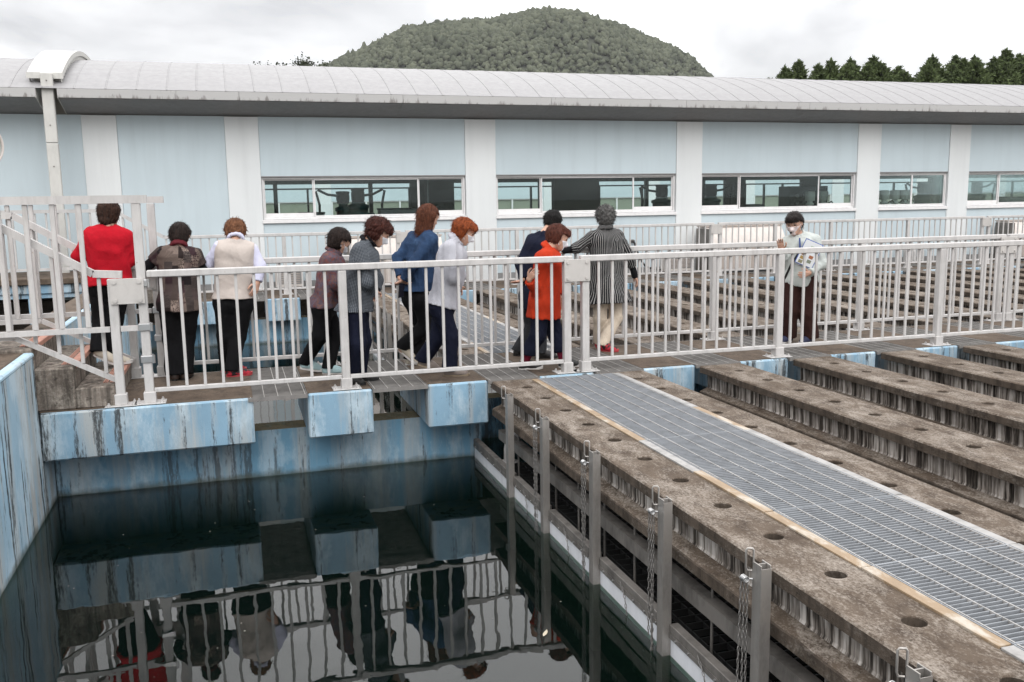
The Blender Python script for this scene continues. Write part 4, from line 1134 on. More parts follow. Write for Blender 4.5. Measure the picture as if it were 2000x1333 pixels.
def clump_tree(name, seed, h, kind):
    """crown made of many small leaf blades on whorls or limbs, plus a tapered trunk with limbs"""
    r_ = np.random.default_rng(seed); pts = []; dirs = []; size = []
    limbs = []
    if kind == 'pine':
        zc = h*0.32
        while zc < h*0.985:
            f = (h - zc)/(h*0.68); L = 0.05 + 2.6*f**0.72*r_.uniform(0.65, 1.15); nb = int(5 + 3*f)
            a0 = r_.uniform(0, 6.28)
            for k in range(nb):
                a = a0 + 6.28*k/nb + r_.normal(0, 0.15); ll = L*r_.uniform(0.7, 1.1); up = r_.uniform(0.05, 0.35)
                end = np.array([math.cos(a)*ll, math.sin(a)*ll, zc + up*ll]); limbs.append((np.array([0, 0, zc]), end))
                m = int(22 + 42*ll)
                for q in range(m):
                    s = r_.uniform(0.25, 1.0); c = np.array([0, 0, zc])*(1-s) + end*s + r_.normal(0, 0.03 + 0.08*ll, 3)
                    pts.append(c); dirs.append(np.array([math.cos(a), math.sin(a), 0.7]) + r_.normal(0, 0.55, 3)); size.append(r_.uniform(0.14, 0.30)*(0.45 + 0.9*f**0.5))
            zc += h*(0.016 + 0.034*f)*r_.uniform(0.8, 1.2)
        for q in range(40):
            pts.append(np.array([0, 0, h - 0.5*r_.random()]) + r_.normal(0, 0.05, 3)); dirs.append(np.array([0, 0, 1]) + r_.normal(0, 0.35, 3)); size.append(0.2)
    else:
        for k in range(44):
            a = r_.uniform(0, 6.28); e = r_.uniform(0.1, 1.4); ll = h*0.30*r_.uniform(0.6, 1.15)
            st = np.array([0, 0, h*r_.uniform(0.40, 0.78)]); end = st + np.array([math.cos(a)*math.cos(e), math.sin(a)*math.cos(e), math.sin(e)])*ll
            end[2] = min(end[2], h); limbs.append((st, end))
            for q in range(120):
                s = r_.uniform(0.55, 1.08); c = st*(1-s) + end*s + r_.normal(0, 0.22, 3)
                pts.append(c); dirs.append(r_.normal(0, 1, 3)); size.append(r_.uniform(0.10, 0.20))
    P = np.array(pts); D = np.array(dirs); D /= np.linalg.norm(D, axis=1)[:, None]; S = np.array(size)
    B = np.cross(D, r_.normal(0, 1, D.shape)); B /= np.linalg.norm(B, axis=1)[:, None]
    wd = 0.28 if kind == 'pine' else 0.6
    n = len(P)
    V = np.stack([P - D*S[:, None]*0.4, P + B*S[:, None]*wd, P + D*S[:, None], P - B*S[:, None]*wd], 1).reshape(-1, 3)
    F = np.arange(4*n).reshape(n, 4)
    tone = np.repeat(np.clip(r_.normal(0.5, 0.25, n), 0, 1), 4)
    crown = set_mesh('crown', V, F, tone, PINE_LEAF if kind == 'pine' else BUSH_LEAF, False)
    g = MB(); g.tube([(0, 0, 0), (0.03, 0, h*0.3), (0, 0.03, h*0.7), (0, 0, h*0.97)], [0.20, 0.15, 0.08, 0.015], 8)
    for a, b in limbs: g.tube([tuple(a), tuple((a+b)/2 + np.array([0, 0, -0.03])), tuple(b)], [0.045, 0.03, 0.008], 4)
    return crown, g.mesh('trunk', BARK)
pines = [clump_tree('pine', 100 + k, 9.0, 'pine') for k in range(4)]
broad = [clump_tree('broad', 200 + k, 8.5, 'broad') for k in range(2)]
def plant(kind, parts, x, y, z, s, rz, label, group):
    t = thing(kind, label, 'tree', (x, y, z), group, rz); t.scale = (s, s, s*rng.uniform(0.97, 1.05))
    link('crown', parts[0], t); link('trunk', parts[1], t)
g = MB(); g.add([(25,45,-0.02),(120,45,-0.02),(120,100,-0.02),(25,100,-0.02)], [(0,1,2,3)])
# heights above the roof line read off the skyline, left to right
tops = [(39.2,10.3),(40.6,10.35),(42.0,10.9),(43.6,11.1),(45.2,10.9),(46.6,11.25),(48.2,11.35),(49.6,11.0),(51.0,11.15),(52.6,11.3),(54.2,11.2),(55.8,11.5),(57.2,12.0),(58.8,11.6),(60.2,12.0),(61.6,11.9),(63.2,11.8),(65.0,11.9)]
for k, (x, zt) in enumerate(tops):
    s = 0.92 + 0.16*rng.random(); y = 60 + rng.uniform(-1.5, 2.5)
    zt = zt + 0.15 - (0.25 if k % 3 == 1 else 0)
    plant('pine_tree', pines[k % 4], x, y, zt - 9.0*s, s, rng.uniform(0, 6.28),
          '%s pine treetop from the left in the row above the right end of the roof' % (ORD[k] if k < len(ORD) else ('seventeenth' if k == 16 else 'eighteenth')), 'pines behind the right end of the roof')
for k in range(17):
    x = 43.4 + k*1.6; s = 1.1
    plant('pine_tree', pines[(k+1) % 4], x, 65 + rng.uniform(-1, 2), 12.1 + 0.055*(x-44) + rng.uniform(-.35, .35) - 9.0*s, s, rng.uniform(0, 6.28), 'dark pine filling the gaps behind the front pine row', 'second rank of pines')
berm = MB(); berm.prism([(30, -0.02), (140, -0.02), (130, 2.2), (36, 2.2)], 'y', 52, 80)
struct(berm.obj('terrain', SOIL))
for k, (x, zt, s) in enumerate(((3.15, 10.15, 0.62), (4.75, 10.3, 0.75), (5.45, 10.35, 0.7))):
    plant('broadleaf_tree', broad[k % 2], x, 60 + k*0.5, zt + 0.12 - 8.5*s, s, 1.3*k, ('small leafy treetop poking above the roof left of the hill', 'middle leafy treetop above the roof left of the hill', 'leafy treetop nearest the hill above the roof')[k], 'leafy treetops left of the hill')
g = MB(); g.prism([(-6, -0.02), (16, -0.02), (12, 6.2), (-2, 6.2)], 'y', 54, 74); struct(g.obj('terrain', SOIL))
# ------------------------------------------------------------------ people: bodies and clothes grown from distance fields
def V3(a): return np.array(a, dtype=np.float64)
def nrm(v): return v/ (np.linalg.norm(v) + 1e-9)
class Field:
    """smooth union of tapered capsules on a grid, meshed with surface nets"""
    def __init__(s, lo, hi, h):
        s.h = h; s.lo = V3(lo); n = np.ceil((V3(hi) - s.lo)/h).astype(int) + 1
        s.n = n; s.ax = [s.lo[i] + h*np.arange(n[i]) for i in range(3)]
        s.D = np.full(n, 0.3, np.float32); s.prims = []
    def sub(s, lo, hi):
        a = np.clip(np.floor((lo - s.lo)/s.h).astype(int), 0, s.n); b = np.clip(np.ceil((hi - s.lo)/s.h).astype(int) + 1, 0, s.n)
        if np.any(b <= a): return None
        sl = tuple(slice(a[i], b[i]) for i in range(3))
        return sl, s.ax[0][sl[0]][:, None, None], s.ax[1][sl[1]][None, :, None], s.ax[2][sl[2]][None, None, :]
    def cap(s, a, b, ra, rb=None, k=0.03, flat=None, grp=None, cut=False):
        a, b = V3(a), V3(b); rb = ra if rb is None else rb
        pad = max(ra, rb) + k + 2*s.h
        if flat: pad *= 1.0
        r = s.sub(np.minimum(a, b) - pad, np.maximum(a, b) + pad)
        s.prims.append((a, b, ra, rb, grp))
        if r is None: return
        sl, X, Y, Z = r
        ab = b - a; L2 = float(ab @ ab) + 1e-12
        x, y, z = X - a[0], Y - a[1], Z - a[2]
        t = np.clip((x*ab[0] + y*ab[1] + z*ab[2])/L2, 0, 1)
        x, y, z = x - t*ab[0], y - t*ab[1], z - t*ab[2]
        q = x*x + y*y + z*z
        if flat is not None:
            n, f = flat; w = x*n[0] + y*n[1] + z*n[2]; q = q + w*w*(f*f - 1)
        d = np.sqrt(q) - (ra + (rb - ra)*t)
        if flat is not None: d = d*0.8
        o = s.D[sl]
        if cut: s.D[sl] = np.maximum(o, -d); return
        if k > 0:
            hh = np.clip(0.5 + 0.5*(o - d)/k, 0, 1); s.D[sl] = o*(1-hh) + d*hh - k*hh*(1-hh)
        else: s.D[sl] = np.minimum(o, d)
    def ell(s, c, axes, radii, k=0.02, cut=False):
        """ellipsoid with orthonormal axes (rows)"""
        c = V3(c); R_ = max(radii) + k + 2*s.h; r = s.sub(c - R_, c + R_)
        s.prims.append((c, c, min(radii), min(radii), None))
        if r is None: return
        sl, X, Y, Z = r; x, y, z = X - c[0], Y - c[1], Z - c[2]
        q = 0; q2 = 0
        for e, rr in zip(axes, radii):
            w = (x*e[0] + y*e[1] + z*e[2])/rr; q = q + w*w; q2 = q2 + w*w/(rr*rr)
        q = np.sqrt(q); d = q*(q - 1)/np.sqrt(q2 + 1e-9)
        o = s.D[sl]
        if cut: s.D[sl] = np.maximum(o, -d); return
        hh = np.clip(0.5 + 0.5*(o - d)/k, 0, 1); s.D[sl] = o*(1-hh) + d*hh - k*hh*(1-hh)
    def plane(s, p, n, mask=None, k=0.0):
        """keep the side the normal points away from"""
        n = nrm(V3(n)); p = V3(p)
        d = ((s.ax[0] - p[0])*n[0])[:, None, None] + ((s.ax[1] - p[1])*n[1])[None, :, None] + ((s.ax[2] - p[2])*n[2])[None, None, :]
        s.D = np.maximum(s.D, d.astype(np.float32))
    def grid(s): return s.ax[0][:, None, None], s.ax[1][None, :, None], s.ax[2][None, None, :]
    def folds(s, amp, f, seed, stretch=(1, 1, 0.45)):
        r_ = np.random.default_rng(seed); X, Y, Z = s.grid(); tot = 0
        for o in range(3):
            k = r_.normal(0, 1, 3); k = k/np.linalg.norm(k)*f*(1.7**o); k *= np.array(stretch); ph = r_.uniform(0, 6.28, 2)
            k2 = r_.normal(0, 1, 3)*f*0.35
            w_ = np.sin(k[0]*X + k[1]*Y + k[2]*Z + ph[0] + 2.0*np.sin(k2[0]*X + k2[1]*Y + k2[2]*Z + ph[1]))
            tot = tot + (w_ if o == 0 else (1.4*np.sqrt(np.abs(w_) + 0.02) - 0.9)*1.5)/(1.35**o)
        s.D = (s.D + amp*tot).astype(np.float32)
    def net(s):
        D = s.D; n = D.shape
        neg = D < 0
        c = np.zeros((n[0]-1, n[1]-1, n[2]-1), np.int8)
        for i in (0, 1):
            for j in (0, 1):
                for k in (0, 1): c += neg[i:n[0]-1+i, j:n[1]-1+j, k:n[2]-1+k]
        act = (c > 0) & (c < 8); ids = np.full(act.shape, -1, np.int64); ci = np.argwhere(act); ids[act] = np.arange(len(ci))
        acc = np.zeros((len(ci), 3)); cnt = np.zeros(len(ci))
        corners = [(i, j, k) for i in (0, 1) for j in (0, 1) for k in (0, 1)]
        vals = {o: D[ci[:, 0]+o[0], ci[:, 1]+o[1], ci[:, 2]+o[2]].astype(np.float64) for o in corners}
        for a in corners:
            for e in range(3):
                if a[e] == 0:
                    b = list(a); b[e] = 1; b = tuple(b); va, vb = vals[a], vals[b]; m = (va < 0) != (vb < 0)
                    t = np.where(m, va/np.where(m, va - vb, 1), 0); p = np.tile(np.array(a, float), (len(ci), 1)); p[:, e] += t
                    acc[m] += p[m]; cnt[m] += 1
        P = s.lo + s.h*(ci + acc/np.maximum(cnt, 1)[:, None])
        F = []
        for e in range(3):
            u, v = (e+1) % 3, (e+2) % 3
            sa = [slice(None)]*3; sb = [slice(None)]*3; sa[e] = slice(0, n[e]-1); sb[e] = slice(1, n[e])
            A, B = neg[tuple(sa)], neg[tuple(sb)]; m = A != B
            idx = np.argwhere(m); ok = (idx[:, u] > 0) & (idx[:, v] > 0) & (idx[:, u] < n[u]-1) & (idx[:, v] < n[v]-1); idx = idx[ok]
            if not len(idx): continue
            q = []
            for (du, dv) in ((-1, -1), (0, -1), (0, 0), (-1, 0)):
                k = idx.copy(); k[:, u] += du; k[:, v] += dv; q.append(ids[k[:, 0], k[:, 1], k[:, 2]])
            q = np.stack(q, 1); fl = A[idx[:, 0], idx[:, 1], idx[:, 2]]
            q = np.where(fl[:, None], q, q[:, ::-1]); F.append(q)
        return P, np.concatenate(F) if F else np.zeros((0, 4), int)
def smooth_pts(P, F, it=1, lam=0.5):
    for _ in range(it):
        S = np.zeros_like(P); C = np.zeros(len(P))
        for a, b in ((0,1),(1,2),(2,3),(3,0)):
            np.add.at(S, F[:, a], P[F[:, b]]); np.add.at(C, F[:, a], 1); np.add.at(S, F[:, b], P[F[:, a]]); np.add.at(C, F[:, b], 1)
        P = P*(1-lam) + lam*S/np.maximum(C, 1)[:, None]
    return P
def cloth_uv(me, P, F, prims):
    """per-face coordinates in metres: round the limb (u) and along it (v), from the nearest capsule"""
    pr = [p for p in prims if p[4] is not None]
    C = P[F].mean(1); best = np.full(len(C), 1e9); who = np.zeros(len(C), int)
    for i, (a, b, ra, rb, g) in enumerate(pr):
        ab = b - a; t = np.clip((C - a) @ ab/(ab @ ab + 1e-9), 0, 1); d = np.linalg.norm(C - a - t[:, None]*ab, axis=1) - (ra + (rb-ra)*t)
        m = d < best; best[m] = d[m]; who[m] = i
    uv = np.zeros((len(F), 4, 2))
    groups = {}
    for i, p in enumerate(pr): groups.setdefault(p[4], []).append(i)
    for gname, gi in groups.items():
        O, A, Rf, rad = gname_axis[gname]
        m = np.isin(who, gi)
        if not m.any(): continue
        Q = P[F[m]] - O; v = Q @ A; Q = Q - v[..., None]*A; S_ = np.cross(A, Rf)
        th = np.arctan2(Q @ S_, Q @ Rf); th0 = th[:, :1]; th = th0 + (th - th0 + math.pi) % (2*math.pi) - math.pi
        uv[m] = np.stack([th*rad, v], -1)
    l = me.uv_layers.new(name='cloth'); l.data.foreach_set('uv', uv.astype(np.float32).ravel())
gname_axis = {}
def grow(name, fld, m, parent, smooth=1, uv=False, extra=None):
    P, F = fld.net()
    if len(F) == 0: raise RuntimeError('empty field ' + name)
    P = smooth_pts(P, F, smooth)
    if extra is not None and len(extra[0]):
        F = np.concatenate([F, extra[1] + len(P)]); P = np.concatenate([P, extra[0]])
    me = set_mesh(name, P, F, None, m, True)
    if uv: cloth_uv(me, P, F, fld.prims)
    return link(name, me, parent)
def tube_quads(pts, rs, n=8):
    """closed tapered finger: quads only, rounded end"""
    pts = [V3(p) for p in pts]; V = []; F = []; ref = None
    tip = nrm(pts[-1] - pts[-2]); pts = pts + [pts[-1] + tip*rs[-1]*0.75, pts[-1] + tip*rs[-1]*0.98]; rs = list(rs) + [rs[-1]*0.62, rs[-1]*0.12]
    for i, p in enumerate(pts):
        t = nrm(pts[min(i+1, len(pts)-1)] - pts[max(i-1, 0)])
        if ref is None: ref = V3((0.3, 0.5, 0.81))
        u = nrm(ref - t*(ref @ t)); w = np.cross(t, u); ref = u
        for k in range(n): V.append(p + (u*math.cos(2*math.pi*k/n) + w*math.sin(2*math.pi*k/n))*rs[i])
    for i in range(len(pts)-1):
        for k in range(n): F.append((i*n+k, i*n+(k+1) % n, (i+1)*n+(k+1) % n, (i+1)*n+k))
    return V, F
def hand(fld, W, d, pn, side, curl=0.5, spread=1.0):
    """palm capsules into the field; returns five separate finger tubes. d: towards fingertips, pn: out of the palm, side: towards the thumb"""
    d = nrm(V3(d)); pn = nrm(V3(pn) - d*(V3(pn) @ d)); s_ = nrm(np.cross(d, pn))
    if s_ @ V3(side) < 0: s_ = -s_
    W = V3(W)
    for o in (-0.024, -0.008, 0.008, 0.024): fld.cap(W + s_*o*0.6, W + d*0.075 + s_*o, 0.014, 0.0125, 0.012)
    V = []; F = []
    def addf(pts, rs):
        v, f = tube_quads(pts, rs); o = len(V); V.extend(v); F.extend([tuple(i + o for i in q) for q in f])
    for o, L in ((0.026, 0.066), (0.0085, 0.074), (-0.0085, 0.069), (-0.026, 0.054)):
        p = W + d*0.068 + s_*o; a = 0.25*curl; pts = [p - d*0.02]; dd = d + s_*o*2.0*spread
        for seg, fr in ((0.44, 1.0), (0.32, 2.4), (0.24, 3.6)):
            pts.append(p); ang = a*fr*1.55; v = nrm(nrm(dd)*math.cos(ang) + pn*math.sin(ang)); p = p + v*L*seg*1.05
        pts.append(p); addf(pts, [0.0088, 0.0092, 0.0084, 0.0076, 0.0066])
    p = W + d*0.018 + s_*0.020; q = p + nrm(d*0.55 + s_*0.8 + pn*0.25)*0.038; q2 = q + nrm(d*0.85 + s_*0.35 + pn*0.35*curl)*0.028; q3 = q2 + nrm(d*0.9 + pn*0.6*curl)*0.022
    addf([p - s_*0.012, p, q, q2, q3], [0.011, 0.0125, 0.0105, 0.0095, 0.0078])
    return np.array(V), np.array(F)

# ---- materials for people
def uvs(t):
    return sep(t, node(t, 'ShaderNodeUVMap', uv_map='cloth').outputs[0])
def fabric(name, pattern, rough=0.9, weave=0.0015, sheen=0.0):
    def f(t, b):
        u, v, _ = uvs(t); p = pos(t)
        setc(t, b, pattern(t, u, v, p))
        wv = noise(t, p, 14, 5, 0.6, 0.6)
        fz = noise(t, p, 260, 2, 0.6)
        bump(t, b, mth(t, 'MULTIPLY_ADD', wv, 3.0, fz), weave*2.2, 0.8)
        b.inputs['Sheen Weight'].default_value = sheen; b.inputs['Specular IOR Level'].default_value = 0.12
    return mat(name, rough=rough, build=f)
def plain(c, var=0.12):
    def f(t, u, v, p):
        n = noise(t, p, 9, 4, 0.65)
        return ramp(t, n, [(0.25, tuple(x*(1-var*1.6) for x in c)), (0.55, c), (0.85, tuple(min(1, x*(1+var)) for x in c))])
    return f
def frac(t, x, per): return mth(t, 'FRACT', mth(t, 'DIVIDE', x, per))
def lt(t, x, v): return mth(t, 'LESS_THAN', x, v)
def comb(t, x, y, z=0.0): return node(t, 'ShaderNodeCombineXYZ', {'X': x, 'Y': y, 'Z': z}).outputs[0]
def p_stripe(t, u, v, p):
    w = mth(t, 'MULTIPLY_ADD', noise(t, p, 16, 2), 0.006, u)
    return mixc(t, lt(t, frac(t, w, 0.020), 0.26), plain((0.012,0.012,0.013))(t, u, v, p), (0.29,0.285,0.28))
def p_gingham(t, u, v, p):
    a = lt(t, frac(t, u, 0.0125), 0.42); b = lt(t, frac(t, v, 0.0125), 0.42)
    k = mth(t, 'MULTIPLY', mth(t, 'ADD', a, b), 0.5)
    return ramp(t, k, [(0.0, (0.018,0.021,0.027)), (0.5, (0.085,0.095,0.11)), (1.0, (0.17,0.185,0.20))])
def p_pin(t, u, v, p):
    return mixc(t, mth(t, 'MULTIPLY', lt(t, frac(t, mth(t, 'MULTIPLY_ADD', noise(t, p, 12, 2), 0.006, u), 0.011), 0.4), 0.55), plain((0.44,0.44,0.47), 0.08)(t, u, v, p), (0.24,0.245,0.31))
def p_lilac(t, u, v, p):
    return mixc(t, mth(t, 'MULTIPLY', lt(t, frac(t, u, 0.008), 0.45), 0.5), (0.56,0.56,0.68), (0.40,0.41,0.58))
def p_patch(t, u, v, p):
    cell = comb(t, mth(t, 'FLOOR', mth(t, 'DIVIDE', u, 0.068)), mth(t, 'FLOOR', mth(t, 'DIVIDE', mth(t, 'MULTIPLY_ADD', mth(t, 'FLOOR', mth(t, 'DIVIDE', u, 0.068)), 0.037, v), 0.105)), 3.0)
    wn = node(t, 'ShaderNodeTexWhiteNoise', {'Vector': cell}); r_ = wn.outputs['Value']; r2 = node(t, 'ShaderNodeTexWhiteNoise', {'Vector': node(t, 'ShaderNodeVectorMath', {0: cell, 1: (7.3, 2.1, 5.0)}, operation='ADD').outputs[0]}).outputs['Value']
    hs = lt(t, frac(t, v, 0.011), 0.42); vs_ = lt(t, frac(t, mth(t, 'ADD', u, mth(t, 'MULTIPLY', v, 0.6)), 0.012), 0.45)
    vo = node(t, 'ShaderNodeTexVoronoi', {'Vector': comb(t, u, v), 'Scale': 62.0}, feature='DISTANCE_TO_EDGE').outputs['Distance']
    hx_ = lt(t, vo, 0.10)
    base = ramp(t, r_, [(0.0, (0.014,0.011,0.012)), (0.30, (0.034,0.019,0.022)), (0.55, (0.022,0.016,0.015)), (0.80, (0.058,0.043,0.038))], 'CONSTANT')
    line = ramp(t, r_, [(0.0, (0.10,0.08,0.072)), (0.45, (0.21,0.16,0.135)), (0.8, (0.27,0.21,0.18))], 'CONSTANT')
    k1 = mth(t, 'MULTIPLY', lt(t, r2, 0.34), hs); k2 = mth(t, 'MULTIPLY', mth(t, 'MULTIPLY', mth(t, 'GREATER_THAN', r2, 0.34), lt(t, r2, 0.62)), vs_)
    k3 = mth(t, 'MULTIPLY', mth(t, 'MULTIPLY', mth(t, 'GREATER_THAN', r2, 0.62), lt(t, r2, 0.74)), hx_)
    return mixc(t, mth(t, 'ADD', mth(t, 'ADD', k1, k2), k3, clamp=True), base, line)
def p_mottle(t, u, v, p):
    a = noise(t, p, 17, 4, 0.6, 1.2); b_ = noise(t, p, 48, 3, 0.7)
    c = ramp(t, a, [(0.30, (0.055,0.040,0.065)), (0.42, (0.15,0.055,0.045)), (0.52, (0.075,0.070,0.10)), (0.62, (0.16,0.075,0.055)), (0.72, (0.09,0.085,0.115))])
    return mixc(t, mth(t, 'MULTIPLY', ramp(t, b_, [(0.5, 0), (0.6, 1)]), 0.4), c, (0.05,0.045,0.05))
def p_denim(t, u, v, p):
    n = noise(t, p, 7, 5, 0.7, 0.4); c = ramp(t, n, [(0.30, (0.010,0.022,0.052)), (0.55, (0.019,0.042,0.095)), (0.80, (0.050,0.092,0.165))])
    return mixc(t, mth(t, 'MULTIPLY', lt(t, frac(t, mth(t, 'ADD', u, v), 0.004), 0.5), 0.14), c, (0.12,0.19,0.31))
def p_cord(t, u, v, p):
    return mixc(t, mth(t, 'MULTIPLY', lt(t, frac(t, u, 0.009), 0.35), 0.28), plain((0.42,0.036,0.012), 0.08)(t, u, v, p), (0.27,0.022,0.010))
FAB = {
 'red': fabric('bright_red_knit', plain((0.40,0.008,0.018), 0.10)), 'black': fabric('black_trouser_cloth', plain((0.007,0.007,0.008), 0.2)),
 'patch': fabric('brown_patchwork_knit', p_patch), 'jersey': fabric('black_jersey', plain((0.010,0.010,0.012))),
 'vest': fabric('beige_fleece', plain((0.47,0.415,0.38), 0.07)), 'lilac': fabric('lilac_fine_stripe_shirting', p_lilac),
 'mottle': fabric('mottled_plum_print', p_mottle), 'gingham': fabric('charcoal_check_cloth', p_gingham),
 'navy': fabric('navy_trouser_cloth', plain((0.009,0.011,0.024), 0.15)), 'denim': fabric('worn_blue_denim', p_denim),
 'pin': fabric('grey_pinstripe_blouse_cloth', p_pin), 'navyknit': fabric('navy_knit', plain((0.009,0.011,0.024), 0.15)),
 'grey': fabric('dark_grey_trouser_cloth', plain((0.035,0.036,0.040), 0.12)), 'cord': fabric('red_orange_corduroy', p_cord),
 'stripe': fabric('black_white_stripe_cloth', p_stripe), 'cream': fabric('cream_trouser_cloth', plain((0.55,0.47,0.38), 0.07)),
 'work': fabric('pale_grey_work_jacket_cloth', plain((0.47,0.50,0.48), 0.07)), 'brown': fabric('dark_brown_trouser_cloth', plain((0.035,0.015,0.013), 0.15)),
 'maroon': fabric('maroon_sock_knit', plain((0.13,0.010,0.025), 0.1)), 'rib': fabric('wine_collar_rib', plain((0.09,0.015,0.02), 0.1)),
}
def _skin(t, b):
    p = pos(t); n = noise(t, p, 40, 3, 0.6)
    setc(t, b, ramp(t, n, [(0.3, (0.42,0.235,0.165)), (0.7, (0.52,0.315,0.235))]))
    b.inputs['Subsurface Weight'].default_value = 0.08; b.inputs['Subsurface Radius'].default_value = (0.01, 0.004, 0.002)
SKIN = mat('warm_skin', rough=0.5, spec=0.4, build=_skin)
def hair_mat(name, dark, light, rough=0.45, sc=(90, 90, 14)):
    def f(t, b):
        p = pos(t); a = noise(t, vscale(t, p, sc), 1.0, 4, 0.65, 0.5); c_ = noise(t, p, 26, 3, 0.6)
        setc(t, b, ramp(t, mth(t, 'MULTIPLY_ADD', a, 0.65, mth(t, 'MULTIPLY', c_, 0.35)), [(0.34, dark), (0.68, light)]))
        bump(t, b, mth(t, 'ADD', a, c_), 0.006, 0.9); b.inputs['Specular IOR Level'].default_value = 0.13
    return mat(name, rough=rough + 0.12, build=f)
HAIR = {
 'darkbrown': hair_mat('dark_brown_hair', (0.010,0.006,0.005), (0.060,0.028,0.018)), 'blackbrown': hair_mat('black_brown_hair', (0.006,0.005,0.005), (0.035,0.022,0.018)),
 'auburn': hair_mat('light_auburn_hair', (0.060,0.025,0.013), (0.23,0.105,0.055), 0.5, (60, 60, 30)), 'black': hair_mat('black_hair', (0.005,0.005,0.005), (0.022,0.020,0.020)),
 'redbrown': hair_mat('red_brown_curly_hair', (0.010,0.004,0.004), (0.085,0.026,0.018), 0.45, (60, 60, 50)), 'chestnut': hair_mat('chestnut_hair', (0.030,0.010,0.006), (0.15,0.055,0.030)),
 'orange': hair_mat('copper_orange_hair', (0.060,0.012,0.005), (0.33,0.080,0.022)), 'mahogany': hair_mat('mahogany_hair', (0.022,0.007,0.005), (0.125,0.040,0.026)),
 'grey': hair_mat('charcoal_grey_hair', (0.012,0.012,0.012), (0.16,0.155,0.15), 0.5, (60, 60, 50)), 'jet': hair_mat('jet_black_straight_hair', (0.004,0.003,0.003), (0.022,0.014,0.012), 0.3, (120, 120, 8)),
}
MASK = mat('white_face_mask', (0.66,0.66,0.69), 0.8, spec=0.2)
CLEAR_MASK = mat('pinkish_clear_mouth_shield', (0.62,0.53,0.52), 0.35)
EYE = mat('dark_eye', (0.015,0.012,0.010), 0.2)
SHOE = {
 'cream': mat('cream_sneaker_knit', (0.50,0.45,0.37), 0.8), 'black': mat('black_shoe_leather', (0.013,0.012,0.012), 0.5), 'red': mat('red_black_sneaker_upper', rough=0.7, build=lambda t, b: setc(t, b, ramp(t, noise(t, pos(t), 24, 2, 0.5), [(0.47, (0.012,0.010,0.012)), (0.53, (0.42,0.012,0.03))]))),
 'teal': mat('pale_teal_sneaker_knit', (0.33,0.46,0.48), 0.8), 'taupe': mat('taupe_walking_shoe', (0.20,0.165,0.145), 0.6), 'navy': mat('navy_canvas_shoe', (0.016,0.020,0.055), 0.7), 'brown': mat('brown_leather_shoe', (0.05,0.032,0.025), 0.5),
}
SOLE = {'white': mat('white_rubber_sole', (0.62,0.60,0.58), 0.6), 'black': mat('black_rubber_sole', (0.015,0.015,0.015), 0.6), 'red': mat('coral_red_sole', (0.45,0.05,0.06), 0.6), 'tan': mat('tan_sole', (0.30,0.24,0.17), 0.6)}

